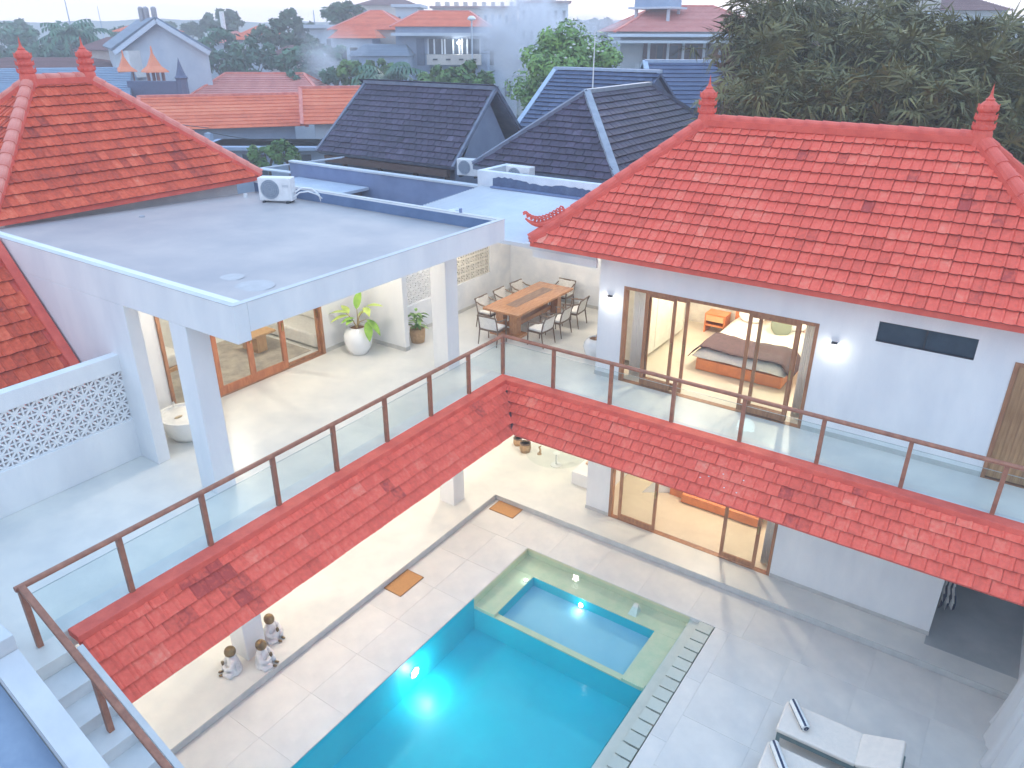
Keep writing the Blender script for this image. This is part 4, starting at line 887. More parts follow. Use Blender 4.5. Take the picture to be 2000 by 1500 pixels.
# ================================================================ loungers
def lounger(label):
    t=thing('sun_lounger',label,'sun lounger',(0,0,0),0,'sun loungers beside the pool')
    mb=MB(); mb.box(0,1.28,-.36,.36,.34,.43); mb.obj('seat_cushion',CREAM,t,bevel=.03)
    mb=MB(); mb.box(0,.68,-.36,.36,0,.09); o=mb.obj('back_cushion',CREAM,t,bevel=.03); o.matrix_local=Matrix.Translation((1.285,0,.34))@Matrix.Rotation(R(-20),4,'Y')
    mb=MB(); mb.box(.02,1.96,-.34,-.28,.24,.335); mb.box(.02,1.96,.28,.34,.24,.335); mb.box(.02,.08,-.28,.28,.24,.335); mb.box(1.25,1.31,-.28,.28,.24,.335); mb.box(1.90,1.96,-.28,.28,.24,.335); mb.obj('frame',mat('grey_green_frame',(.14,.20,.20),.5),t)
    for k in range(12): pass
    for x,y in ((.05,-.31),(.05,.31),(1.92,-.31),(1.92,.31)):
        mb=MB(); mb.box(x-.03,x+.03,y-.03,y+.03,0,.24); mb.obj('leg',MATS['grey_green_frame'],t)
    return t
lg=lounger('cream sun lounger with raised back, the one fully in view beside the pool'); lg.location=(7.86,-2.68,G); lg.rotation_euler=(0,0,R(1.5))
d=dup(lg,(7.84,-3.72,G),R(1.5),'cream sun lounger cut by the bottom edge of the photo','sun loungers beside the pool')
def towel(label,p,rz):
    t=thing('rolled_towel',label,'towel',p,rz,'rolled striped towels')
    m=MB(); m.lathe([(0,-.29),(.066,-.29),(.076,-.27),(.076,.27),(.066,.29),(0,.29)],n=24); m.v=[(v[2],v[0],v[1]) for v in m.v]
    # stripes: alternate faces around the roll
    n=24; k=0
    for i,f in enumerate(m.f):
        j=i%n if i<5*n else 0
        m.m[i]=1 if (j//2)%3==0 and n<=i<4*n else 0
    m.obj('roll',[FAB,STRIPEN],t,smooth=True)
    m=MB(); pts=[(.295,.045*cos(a)*(1-a/22),.045*sin(a)*(1-a/22)) for a in [q*.5 for q in range(34)]]; m.tube(pts,.006,4); m.obj('spiral_end',STRIPEN,t); return t
towel('navy striped rolled towel on the fully visible lounger',(8.13,-2.60,G+.505),R(-53)); towel('navy striped rolled towel on the lounger at the bottom edge',(8.10,-3.66,G+.505),R(-55))
# ================================================================ hanging towel, right curtain and boundary wall
bwl=thing('boundary_wall','pale boundary wall closing the courtyard on the right edge','wall'); m=MB(); m.box(11.28,15.0,-14,6.0,G-.3,-.31); m.obj('wall',WHITE2,bwl)
mb=MB(); vs=[]; K=16
for j in range(13):
    for i in range(K+1):
        u=i/K; z=-2.55-.09*j*(1+.06*sin(i)); wd=.14+.16*(j/12)
        vs.append((9.71+.02+u*wd+.02*sin(j*.8),2.15+.05*sin(i*1.25+j*.2),z))
mb.add(vs,[(j*(K+1)+i,j*(K+1)+i+1,(j+1)*(K+1)+i+1,(j+1)*(K+1)+i) for j in range(12) for i in range(K)])
mb.m=[1 if ((i%K)+(i//K)//2)//3%2==0 else 0 for i in range(12*K)]
o=mb.obj('hanging_towel',[FAB,STRIPEN],smooth=True); tag(o,'navy and white striped towel hanging at the passage corner under the canopy','towel'); q=o.modifiers.new('s','SOLIDIFY'); q.thickness=.01
gz=thing('curtained_gazebo','pale draped gazebo curtain falling along the boundary wall at bottom right','gazebo')
mb=MB(); K=70; vs=[]
for j in range(9):
    t_=j/8
    for i in range(K+1):
        y=-.35-5.2*i/K; x=10.93+.33*t_**.8+.05*sin(i*.8+t_*1.0)+.025*sin(i*2.1); vs.append((min(x,11.27),y,G+.03+2.75*t_))
mb.add(vs,[(j*(K+1)+i,j*(K+1)+i+1,(j+1)*(K+1)+i+1,(j+1)*(K+1)+i) for j in range(8) for i in range(K)])
mb.obj('drape',CURT,gz,smooth=True)
m=MB(); m.box(11.20,11.27,-5.6,-.32,G+2.78,G+2.84); m.obj('top_rail',ACW,gz)
# ================================================================ neighbouring dark roofs
def wallbox(par,x0,x1,y0,y1,z0,z1,m,nm='wall'):
    q=MB(); q.box(x0,x1,y0,y1,z0,z1); return q.obj(nm,m,par)
DW=mat('dark_blue_wall',(.17,.21,.33),.8,(.12,.16,.26),1.2); DCAP=mat('slate_cap',(.17,.19,.25),.6,(.11,.13,.19),3)
# A: gable roof, ridge along x
ra=thing('slate_gable_house','house with dark slate gable roof behind the blue boundary wall','house')
ze,zr=2.98,5.42; x0,x1=-14.6,-7.75; ye,yr=7.95,10.5
m=MB(); m.add([(x0,ye,ze),(x1,ye,ze),(x1+.05,yr,zr),(x0+.5,yr,zr),(x0,2*yr-ye,ze),(x1,2*yr-ye,ze)],[(0,1,2,3),(3,2,5,4),(0,3,4)]); rf=m.obj('roof',DCAP,ra)
q=rf.modifiers.new('s','SOLIDIFY'); q.thickness=.10; q.offset=-1
sl=math.hypot(yr-ye,zr-ze)
tile_faces(rf,[((x0,ye-.02,ze+.02),(1,0,0),(0,yr-ye,zr-ze),[(0,0),(x1-x0,0),(x1-x0+.05,sl),(.55,sl)])],.30,.262,DARK,300,flat=True,var=.2)
tile_faces(rf,[((x1,2*yr-ye,ze+.02),(-1,0,0),(0,ye-yr,zr-ze),[(0,0),(x1-x0,0),(x1-x0,sl),(0,sl)])],.30,.262,DARK,0,flat=True)
m=MB(); m.bar((x0+.4,yr,zr+.05),(x1+.1,yr,zr+.05),.26,.12); m.bar((x1+.06,ye-.05,ze+.02),(x1+.08,yr,zr+.04),.10,.12); m.bar((x1+.06,2*yr-ye,ze+.02),(x1+.08,yr,zr+.04),.10,.12); m.bar((x0-.02,ye-.05,ze+.02),(x0+.45,yr,zr+.05),.14,.10); m.obj('ridge_cap',DCAP,rf)
m=MB(); m.add([(x1-.35,ye+.4,2.2),(x1-.35,2*yr-ye-.4,2.2),(x1-.35,yr,zr-.25)],[(0,1,2)]); m.box(x0+.8,x1-.36,ye+.6,2*yr-ye-.6,G,2.95); m.box(x1-.37,x1-.35,ye+.4,2*yr-ye-.4,G,2.2); m.obj('wall',mat('grey_gable_wall',(.30,.34,.44),.8,(.24,.28,.38),1.5),ra)
m=MB(); m.box(x0+.3,x1-.3,ye+.05,ye+.25,2.62,2.86); m.obj('eave_beam',mat('brown_eave',(.11,.06,.045),.7),ra)
for x in (-13.5,-11.6,-9.8,-8.3): m=MB(); m.box(x-.07,x+.07,ye+.3,ye+.44,1,2.65); m.obj('post',MATS['brown_eave'],ra)
y_=thing('ruined_ledge','grey concrete ledge strewn with broken tiles below the slate gable roof','ledge'); m=MB(); m.box(-13.0,-4.85,5.72,7.6,G,2.55); m.obj('slab',mat('grey_ledge',(.42,.46,.52),.8,(.20,.21,.26),1.1,9,lo=.42,hi=.58),y_)
random.seed(11)
for i in range(22):
    m=MB(); a=random.uniform(.12,.4); m.box(-a/2,a/2,-.09,.09,0,.02); o=m.obj('broken_tile',random.choice([DCAP,MATS['grey_slab'],MATS['brown_eave']]),y_); o.matrix_local=Matrix.Translation((random.uniform(-12.5,-5.2),random.uniform(5.9,7.4),2.56+random.random()*.03))@Matrix.Rotation(random.uniform(0,3),4,'Z')@Matrix.Rotation(random.uniform(-.2,.2),4,'X')
# thatch heap / broken roof on the far left end
for i,(a,b,c_,w_) in enumerate((((-16.2,6.2,2.4),(-12.6,7.4,3.0),'plank',.25),((-15.6,5.9,2.5),(-13.2,5.8,2.55),'plank',.3))):
    m=MB(); m.bar(a,b,w_,.04); o=m.obj('loose_sheet',MATS['grey_slab']); tag(o,('loose grey roofing sheet leaning by the corner of the slate gable roof','flat pale sheet lying beyond the flat roof by the outbuilding')[i],'sheet')
ac2=ac_unit('white air conditioner outdoor unit beside the gable wall between the slate roofs',(-7.15,8.15,2.70),R(10),1.0)
ac3=dup(ac2,(-6.4,9.9,2.9),R(12),'small white outdoor unit further back against the grey gable wall')
ac4=dup(ac2,(-3.6,6.05,3.05),R(0),'low white outdoor unit behind the peeling parapet wall'); 
# B: hip roof with ridge along y
rb=thing('slate_hip_house','house with dark slate hip roof and an antenna behind the peeling parapet','house')
x0,x1,y0,y1,ze,zr=-6.05,-.75,6.9,17.2,3.35,5.52; xm=-3.4; hw=2.65
m=MB(); A=(xm,y0+hw,zr); B=(xm,14.3,zr)
m.add([(x0,y0,ze),(x1,y0,ze),(x1,y1,ze),(x0,y1,ze),A,B,(x0,y0,ze-.12),(x1,y0,ze-.12),(x1,y1,ze-.12),(x0,y1,ze-.12)],[(0,1,4),(1,2,5,4),(2,3,5),(3,0,4,5),(6,7,1,0),(7,8,2,1),(8,9,3,2),(9,6,0,3)]); rf=m.obj('roof',DCAP,rb)
sl=math.hypot(hw,zr-ze)
tile_faces(rf,[((x0,y0-.02,ze+.02),(1,0,0),(0,hw,zr-ze),[(0,0),(x1-x0,0),(hw,sl)]),((x1+.02,y0,ze+.02),(0,1,0),(-hw,0,zr-ze),[(0,0),(y1-y0,0),(14.3-y0,sl),(hw,sl)])],.30,.262,DARK,300,flat=True)
for a,b in (((x0,y0,ze),A),((x1,y0,ze),A),(A,B),(B,(x1,y1,ze)),(B,(x0,y1,ze))):
    m=MB(); m.bar(Vector(a)+Vector((0,0,.06)),Vector(b)+Vector((0,0,.07)),.22,.12); m.obj('ridge_cap',mat('grey_cap_light',(.36,.39,.44),.6,(.26,.29,.35),3) if a is A or (a==(x1,y0,ze)) else DCAP,rf)
wallbox(rb,x0+.5,x1-.5,y0+.5,y1-.5,G,3.3,DW)
m=MB(); m.tube([(0,0,0),(0,0,1.75)],[.022,.012],6); o=m.obj('antenna_mast',ACW); o.location=(xm+.05,y0+hw+.3,zr+.1); tag(o,'thin white antenna mast standing on the ridge of the slate hip roof','antenna')
# C: blue slate gable behind
rc=thing('blue_slate_house','house with blue slate gable roof and a pale ridge behind the slate hip roof','house')
x0,x1,ye,yr,ze,zr=-8.3,-3.75,12.4,16.0,3.75,5.88
m=MB(); m.add([(x0+.1,ye,ze),(x1,ye,ze),(x1,yr,zr),(x0-.2,yr,zr),(x0,2*yr-ye,ze),(x1,2*yr-ye,ze)],[(0,1,2,3),(3,2,5,4)]); rf=m.obj('roof',BLUE,rc); q=rf.modifiers.new('s','SOLIDIFY'); q.thickness=.10; q.offset=-1
sl=math.hypot(yr-ye,zr-ze); tile_faces(rf,[((x0,ye,ze+.02),(1,0,0),(0,yr-ye,zr-ze),[(0.1,0),(x1-x0,0),(x1-x0,sl),(-.2,sl)])],.32,.27,BLUE,300,flat=True)
LC=mat('pale_blue_cap',(.42,.50,.62),.6)
m=MB(); m.bar((x0-.25,yr,zr+.05),(x1,yr,zr+.05),.24,.12); m.obj('ridge_cap',LC,rf); m=MB(); m.bar((x0+.08,ye,ze+.05),(x0-.22,yr,zr+.05),.2,.1); m.obj('verge_cap',LC,rf)
m=MB(); m.box(x0+.5,x1-.1,ye+.5,2*yr-ye-.5,G,ze); m.add([(x1-.12,ye+.2,ze-.1),(x1-.12,2*yr-ye-.2,ze-.1),(x1-.12,yr,zr-.15)],[(0,1,2)]); m.obj('wall',DW,rc)
# D: further blue roof
def rows_plane(mb,a,b,c,d,row=.32,lip=.035,tint=None):
    """stepped courses between eave a-b and ridge d-c"""
    a,b,c,d=map(Vector,(a,b,c,d)); ln=((d-a).length+(c-b).length)/2; n=max(2,int(ln/row)); nn=(b-a).cross(d-a).normalized()
    if nn.z<0: nn=-nn
    for i in range(n):
        t0,t1=i/n,(i+1)/n
        p0,p1=a.lerp(d,t0)+nn*lip,b.lerp(c,t0)+nn*lip; q0,q1=a.lerp(d,t1),b.lerp(c,t1); r0,r1=a.lerp(d,t0),b.lerp(c,t0)
        tt=random.uniform(.35,.65); mb.add([p0,p1,q1,q0,r0,r1],[(0,1,2,3),(4,5,1,0)],tt)
def bg_house(name,label,pxL,pxR,D,eave,ridge,depth,roofm,wallm,hip=.5,over=.5,cat='house',capm=None,axis='u',wins=(),base=G,row=.34,winm=None,gy=None,z_e=None):
    DL,DR=D if isinstance(D,tuple) else (D,D)
    eL,eR=eave if isinstance(eave,tuple) else (eave,eave)
    a=W(pxL,eL,DL); b=W(pxR,eR,DR); ze=(a.z+b.z)/2; a.z=b.z=0; u=(b-a); Lw=u.length; u.normalize(); v=Vector((-u.y,u.x,0))
    if v.dot(HF)<0: v=-v
    zr=W((pxL+pxR)/2,ridge,(DL+DR)/2+(depth/2 if axis=='u' else 0)).z
    t=thing(name,label,cat,(a.x,a.y,0))
    mt=Matrix(((u.x,v.x,0,0),(u.y,v.y,0,0),(0,0,1,0),(0,0,0,1)))
    def X(p): return mt@Vector(p)
    mb=MB()
    if axis=='u':
        h=min(hip*abs(depth),Lw*.42); E=[(0,0,ze),(Lw,0,ze),(Lw,depth,ze),(0,depth,ze)]; RL,RR=(h,depth/2,zr),(Lw-h,depth/2,zr)
        rows_plane(mb,X(E[0]),X(E[1]),X(RR),X(RL),row); rows_plane(mb,X(E[2]),X(E[3]),X(RL),X(RR),row*2)
        rows_plane(mb,X(E[1]),X(E[2]),X(RR),X(RR),row); rows_plane(mb,X(E[3]),X(E[0]),X(RL),X(RL),row)
    else:
        h=hip*Lw; E=[(0,0,ze),(Lw,0,ze),(Lw,depth,ze),(0,depth,ze)]; RL,RR=(Lw/2,h,zr),(Lw/2,depth-h,zr)
        rows_plane(mb,X(E[0]),X(E[3]),X(RR),X(RL),row); rows_plane(mb,X(E[2]),X(E[1]),X(RL),X(RR),row)
        if hip>0: rows_plane(mb,X(E[0]),X(E[1]),X(RL),X(RL),row); rows_plane(mb,X(E[2]),X(E[3]),X(RR),X(RR),row)
    mb.add([X(p) for p in E],[(0,1,2,3)],.5)
    rf=mb.obj('roof',roofm,t,tint=True)
    if capm:
        q=MB(); q.bar(X(RL),X(RR),.28,.16)
        for k,e in enumerate(E):
            tgt=RL if (k in (0,3) if axis=='u' else k in (0,1)) else RR
            q.bar(X(e),X(tgt),.22,.14)
        q.obj('ridge_cap',capm,rf)
    q=MB(); o_=over
    vs=[X((x,y,z)) for z in (base,ze-.02) for (x,y) in ((o_,o_),(Lw-o_,o_),(Lw-o_,depth-o_),(o_,depth-o_))]
    q.add(vs,[(0,1,5,4),(1,2,6,5),(2,3,7,6),(3,0,4,7)])
    if axis=='v' and hip==0:
        q.add([X((.1,o_,ze-.05)),X((Lw-.1,o_,ze-.05)),X((Lw/2,o_,zr-.15))],[(0,1,2)])
    q.obj('wall',wallm,t)
    for (f0,f1,z0,z1) in wins:
        x0=o_+(Lw-2*o_)*f0; x1=o_+(Lw-2*o_)*f1; za=ze-z0; zb=ze-z1
        q=MB(); fr=.07
        for bx in ((x0,x1,za-fr,za),(x0,x1,zb,zb+fr),(x0,x0+fr,zb+fr,za-fr),(x1-fr,x1,zb+fr,za-fr)):
            vs=[X((x,y,z)) for z in bx[2:] for y in (o_-.05,o_+.02) for x in bx[:2]]; q.add(vs,[(0,2,3,1),(4,5,7,6),(0,1,5,4),(2,6,7,3),(0,4,6,2),(1,3,7,5)])
        fo=q.obj('window',winm or CHW,t); q=MB(); q.add([X((x0+fr,o_-.012,zb+fr)),X((x1-fr,o_-.012,zb+fr)),X((x1-fr,o_-.012,za-fr)),X((x0+fr,o_-.012,za-fr))],[(0,1,2,3)]); q.obj('pane',DKGL,fo)
    t['_']=0; del t['_']; t.matrix_world
    return t,X,ze,zr,Lw
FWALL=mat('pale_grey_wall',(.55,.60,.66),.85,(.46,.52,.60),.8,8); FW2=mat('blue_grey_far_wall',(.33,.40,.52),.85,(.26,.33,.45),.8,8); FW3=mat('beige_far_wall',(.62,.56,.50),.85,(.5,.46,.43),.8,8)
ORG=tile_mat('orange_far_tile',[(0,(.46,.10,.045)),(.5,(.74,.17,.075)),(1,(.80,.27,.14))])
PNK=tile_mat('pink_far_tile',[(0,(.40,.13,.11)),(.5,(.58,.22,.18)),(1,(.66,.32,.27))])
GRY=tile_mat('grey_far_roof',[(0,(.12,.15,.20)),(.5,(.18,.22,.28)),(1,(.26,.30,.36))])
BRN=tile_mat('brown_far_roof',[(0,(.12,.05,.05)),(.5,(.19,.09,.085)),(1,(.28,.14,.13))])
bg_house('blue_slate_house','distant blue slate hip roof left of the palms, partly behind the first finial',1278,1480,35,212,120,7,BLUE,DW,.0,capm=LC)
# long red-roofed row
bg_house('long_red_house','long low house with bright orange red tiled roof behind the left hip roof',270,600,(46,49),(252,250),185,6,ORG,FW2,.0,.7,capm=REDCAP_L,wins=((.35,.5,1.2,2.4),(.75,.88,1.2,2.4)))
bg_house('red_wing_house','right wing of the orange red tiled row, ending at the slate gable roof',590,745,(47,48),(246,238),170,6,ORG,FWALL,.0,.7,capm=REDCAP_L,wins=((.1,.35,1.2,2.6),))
lb=thing('low_annex','pale blue flat annex with ledge below the long orange red roof','annex',tuple(W(520,300,41).xy)+(0,)); 
a=W(395,268,43); b=W(690,268,43); u=(b-a); u.z=0; Lw=u.length; u.normalize(); mt=Matrix.Translation((a.x,a.y,0))@Matrix(((u.x,-u.y,0,0),(u.y,u.x,0,0),(0,0,1,0),(0,0,0,1))); lb.location=(0,0,0)
m=MB(); m.box(0,Lw,0,3,G,a.z-.45,mtx=mt); m.obj('wall',FW2,lb); m=MB(); m.box(-.3,Lw,-.6,3,a.z-.62,a.z-.45,mtx=mt); m.obj('ledge',FW2,lb)
for f in (.25,.55,.8): m=MB(); m.box(Lw*f,Lw*f+1.3,-.05,0.02,a.z-2.2,a.z-.9,mtx=mt); m.obj('window',DKGL,lb)
po=thing('utility_pole','grey pole with small lamp head before the long orange red roof','pole',(W(408,262,40).x,W(408,262,40).y,G)); m=MB(); m.tube([(0,0,0),(0,0,6.6)],[.12,.09],8); m.obj('shaft',FWALL,po); m=MB(); m.box(-.25,.2,-.1,.1,6.2,6.55); m.obj('box',FW2,po)
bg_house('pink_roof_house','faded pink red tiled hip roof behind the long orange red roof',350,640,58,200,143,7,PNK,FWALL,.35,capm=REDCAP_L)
t=thing('grey_gable_house','tall pale grey house with dark gable roof seen end on, upper left','house')
a=W(228,97,60); b=W(414,97,60); A=W(310,37,60); o_=W(268,40,76)-A; o_.z=0; dn=Vector((0,0,-.22)); b.z=a.z; fw_=-HF*.5
mb=MB()
rows_plane(mb,a+fw_,a+o_,A+o_,A+fw_,.34); rows_plane(mb,b+o_,b+fw_,A+fw_,A+o_,.34)
rf=mb.obj('roof',GRY,t,tint=True); q=rf.modifiers.new('s','SOLIDIFY'); q.thickness=.15; q.offset=-1
m=MB(); BG=mat('pale_barge',(.60,.66,.74),.7); m.bar(a+fw_+dn,A+fw_+dn*.6,.12,.30); m.bar(b+fw_+dn,A+fw_+dn*.6,.12,.30); m.obj('bargeboard',BG,t)
a2=a.lerp(b,.04); b2=a.lerp(b,.955); m=MB(); g0=lambda p:Vector((p.x,p.y,G)); A2=A+Vector((0,0,-.2)); za=Vector((0,0,.0))
m.add([g0(a2),g0(b2),b2+Vector((0,0,.15)),A2,a2+Vector((0,0,.15)),g0(a2)+o_,g0(b2)+o_,b2+o_,A2+o_,a2+o_],[(0,1,2,3,4),(1,6,7,2),(5,0,4,9),(6,5,9,8,7)]); m.obj('wall',FWALL,t)
for i,px in enumerate((278,288,303)):
    p=W(px,38,66); o=MB(); o.lathe([(0,-.6),(.2,-.6),(.21,.1),(.21,.75),(.13,.86),(0,.88)],n=14); q=o.obj('water_tank',mat('tank_grey',(.36,.34,.36),.5)); q.location=(p.x,p.y,W(px,37,66).z); tag(q,('left water tank on the dark gable roof','middle water tank on the dark gable roof','right water tank on the dark gable roof')[i],'water tank','water tanks on the gable roof')
p=W(258,122,60); m=MB(); m.box(-.6,.6,-.5,.5,-.8,.8); m.box(-.75,.75,-.6,.6,-1.0,-.8); o=m.obj('balcony_box',mat('white_box',(.72,.72,.70),.7)); o.location=p; tag(o,'white box shaped balcony on the left of the grey gable house','balcony')
# family shrines
def shrine(label,px,py,D,s):
    p=W(px,py,D); t=thing('shrine_tower',label,'shrine',(p.x,p.y,p.z)); 
    m=MB(); m.lathe([(1.05*s,0),(1.0*s,.10*s),(.55*s,.40*s),(.28*s,.85*s),(.10*s,1.2*s),(.06*s,1.6*s),(0,1.7*s)],n=4); o=m.obj('roof',ORG,t); o.rotation_euler=(0,0,.5)
    for a in range(4): m=MB(); c=Vector((.5*s*cos(a*PI/2+1.3),.5*s*sin(a*PI/2+1.3),0)); m.box(c.x-.08*s,c.x+.08*s,c.y-.08*s,c.y+.08*s,-1.3*s,0); m.obj('post',BRN,t)
    m=MB(); m.box(-.7*s,.7*s,-.7*s,.7*s,G-p.z,-1.3*s); m.obj('plinth',mat('shrine_base',(.22,.15,.16),.8),t)
shrine('small orange roofed shrine tower before the grey gable wall',303,141,54,.95); shrine('pinkish shrine tower left of the dark wall, partly hidden by the white balcony',246,140,55,.8)
sw2=thing('shrine_wall','dark blue shrine enclosure wall with a spired corner pier','wall'); a=W(250,158,52); b=W(355,158,52); u=(b-a).normalized(); u.z=0
m=MB(); q0,q1=a,b; m.bar((q0.x,q0.y,(a.z+G)/2),(q1.x,q1.y,(a.z+G)/2),.4,a.z-G); m.obj('wall',mat('shrine_dark',(.10,.13,.22),.8),sw2)
m=MB(); m.lathe([(.35,G),(.35,a.z+.1),(.42,a.z+.2),(.3,a.z+.35),(.18,a.z+.7),(.05,a.z+1.2),(0,a.z+1.4)],(b.x,b.y,0),8); m.obj('pier',MATS['shrine_dark'],sw2)
bg_house('blue_roof_shed','wide blue metal roofed shed behind the left finials',-160,255,(46,50),(200,196),132,12,tile_mat('blue_metal',[(0,(.15,.20,.28)),(.5,(.20,.27,.36)),(1,(.26,.33,.42))]),FW2,.0)
bg_house('brown_roof_house','brown tiled roof at far left behind the blue shed',-120,190,70,138,112,10,BRN,FW3,.3)
bg_house('brown_roof_house','small brown roofed house left of the grey gable house',140,215,80,98,72,9,BRN,FW3,.4)
bg_house('red_roof_house','red tiled roof peeking above the dark gable roof slope',215,300,95,62,40,9,ORG,FWALL,.4)
bg_house('low_pink_house','long low pale house with faded roof right of the grey gable house',380,470,105,84,60,10,PNK,FWALL,.2,wins=((.2,.3,1,2.2),(.5,.6,1,2.2)))
bg_house('red_roof_house','orange hipped roof house between the two rounded trees',440,525,98,78,50,12,ORG,FWALL,.5,wins=((.3,.45,1,2.3),(.65,.8,1,2.3)))
bg_house('brown_roof_house','dark red roof under the rounded tree, centre left',515,585,80,112,88,8,BRN,FW3,.4)
# centre block
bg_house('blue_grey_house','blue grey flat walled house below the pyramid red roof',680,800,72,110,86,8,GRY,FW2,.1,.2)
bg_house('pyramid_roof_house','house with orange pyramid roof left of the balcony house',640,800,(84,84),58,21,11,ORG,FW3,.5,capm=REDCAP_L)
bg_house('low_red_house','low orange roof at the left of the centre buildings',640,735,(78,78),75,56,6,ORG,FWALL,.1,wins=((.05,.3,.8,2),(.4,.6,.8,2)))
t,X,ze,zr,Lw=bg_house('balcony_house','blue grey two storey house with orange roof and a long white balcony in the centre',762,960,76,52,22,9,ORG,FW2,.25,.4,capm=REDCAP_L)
sc_=76/FPX
def onw(px): # facade coordinate of a pixel column on the balcony house
    return (px-762)*sc_
zf=lambda py: W(860,py,76).z
m=MB(); vs=[]; 
def fbox(par,nm,x0,x1,y0,y1,z0,z1,mm,XX=None):
    XX=XX or X; q=MB(); vs=[XX((x,y,z)) for z in (z0,z1) for y in (y0,y1) for x in (x0,x1)]; q.add(vs,[(0,2,3,1),(4,5,7,6),(0,1,5,4),(2,6,7,3),(0,4,6,2),(1,3,7,5)]); return q.obj(nm,mm,par)
fbox(t,'balcony',onw(826),onw(922),-.9,.35,zf(126),zf(106),FW3)
for k in range(4): fbox(t,'balcony_slot',onw(837+k*23),onw(845+k*23),-.96,-.9,zf(117),zf(114),DKP)
fbox(t,'upper_slab',onw(765),onw(940),-.8,.35,zf(70),zf(64),FWALL)
fbox(t,'window_band',onw(826),onw(920),.30,.38,zf(106),zf(76),DKGL)
for px in (827,838,852,857,872,883,888,897,920): fbox(t,'column',onw(px)-.07,onw(px)+.07,.16,.29,zf(106),zf(76),FWALL)
for (p0,p1,q0,q1) in ((806,820,75,128),(926,938,75,100)): fbox(t,'dark_recess',onw(p0),onw(p1),.33,.39,zf(q1),zf(q0),mat('recess',(.12,.16,.24),.8))
fbox(t,'lower_wing',onw(690),onw(770),-.5,4,G,zf(100),FW2)
p=W(896,84,75.6); m=MB(); m.ell((0,0,0),(.14,.14,.14),10,8); o=m.obj('lit_lamp',mat('far_lamp',(1,1,1),.4,emit=(1,.97,.9),estr=60)); o.location=p; tag(o,'bright lit lamp under the eave of the balcony house','lamp'); lamp('far_lamp_glow',p-HF*.9,5,(1,.95,.85),.1)
for i,(px,py,D,h,s) in enumerate(((921,30,72,8,.45),(1213,10,88,3,.3))):
    pass
p=W(921,36,72); t=thing('street_lamp','tall white pole with a rounded lamp head before the balcony house','street lamp',(p.x,p.y,G)); m=MB(); m.tube([(0,0,0),(0,0,p.z-G)],.07,7); m.obj('shaft',FWALL,t); m=MB(); m.lathe([(0,-.2),(.35,-.1),(.38,0),(.2,.18),(0,.22)],(0,0,p.z-G),12); m.obj('lamp_head',ACW,t)
# tall blocks in haze
def block(name,label,px0,px1,D,top,depth,m_,roof=None,wrows=0,wcols=0,bot=None):
    a=W(px0,top,D); b=W(px1,top,D); z=a.z; a.z=b.z=0; u=(b-a); Lw=u.length; u.normalize(); v=Vector((-u.y,u.x,0)); 
    if v.dot(HF)<0: v=-v
    t=thing(name,label,'building'); 
    def XX(p): return a+u*p[0]+v*p[1]+Vector((0,0,p[2]))
    fbox(t,'wall',0,Lw,0,depth,G,z,m_,XX)
    if roof: fbox(t,'roof',-.5,Lw+.5,-.5,depth+.5,z,z+.35,roof,XX)
    for j in range(wrows):
        for i in range(wcols):
            x0=Lw*(i+.25)/wcols; x1=Lw*(i+.75)/wcols; zt=z-1.0-j*3.0
            fo=fbox(t,'window',x0,x1,-.06,.02,zt-1.6,zt,FWALL,XX); fbox(fo,'pane',x0+.1,x1-.1,-.075,-.06,zt-1.5,zt-.1,DKGL,XX)
    return t,XX,z,Lw
t,XX,z,Lw=block('hotel_block','long brown topped hotel block in the haze behind the balcony house',845,1010,150,16,14,FW3,BRN,2,12)
for k in range(9): fbox(t,'roof_vent',Lw*(k+.2)/9,Lw*(k+.6)/9,2,5,z+.35,z+1.1,FW3,XX)
bg_house('stepped_roof_block','brown multi tiered roof block at the top centre left',690,812,140,10,-8,16,BRN,FW3,.3,wins=((.1,.25,1,2.5),(.4,.55,1,2.5),(.7,.85,1,2.5)))
t,XX,z,Lw=block('grey_block','pale grey block with stepped top between the pyramid roof and the hotel',772,815,110,14,8,FWALL,FWALL,2,3)
bg_house('truss_house','pale open sided building with pink wall panel, top left of centre',636,700,100,22,8,10,GRY,FW3,.15,cat='building',wins=((.15,.75,.6,2.2),))
t,XX,z,Lw=block('white_house','plain pale house left of the truss building',604,700,92,55,8,FWALL,FWALL,1,4)
t,XX,z,Lw=block('tower_block','tall hazy apartment tower behind the smoke',1015,1110,140,6,14,FWALL,BRN,5,6); fbox(t,'roof_top',2,Lw-2,2,10,z+.35,z+1.9,FW3,XX)
block('grey_house','pale grey side building right of the balcony house, behind the smoke',940,1010,84,75,10,FWALL,FWALL,3,2)
# right-hand red roof house with verandah
t,X,ze,zr,Lw=bg_house('verandah_house','large two storey house with red hip roof and dark windowed verandah, right of centre',1200,1530,64,62,12,12,PNK,FWALL,.35,.6,capm=REDCAP_L)
sc_=64/FPX; onw=lambda px:(px-1200)*sc_; zf=lambda py: W(1340,py,64).z
fbox(t,'eave_slab',onw(1190),onw(1530),-1.2,.5,zf(72),zf(66),FWALL); fbox(t,'eave_slab',onw(1185),onw(1530),-1.8,.5,zf(84),zf(79),FWALL)
fbox(t,'verandah_recess',onw(1255),onw(1436),.50,.585,zf(118),zf(84),mat('brown_recess',(.10,.05,.05),.7))
for px in (1262,1296,1323,1360,1388,1436): fbox(t,'column',onw(px)-.09,onw(px)+.09,-.4,-.2,zf(122),zf(84),FWALL)
for (p0,p1) in ((1278,1292),(1300,1319),(1338,1355),(1362,1383)): fo=fbox(t,'window',onw(p0),onw(p1),.42,.49,zf(116),zf(88),CHW); fbox(fo,'pane',onw(p0)+.08,onw(p1)-.08,.40,.42,zf(115),zf(89),DKGL)
fbox(t,'balcony_slab',onw(1250),onw(1440),-1.0,.5,zf(124),zf(119),FWALL)
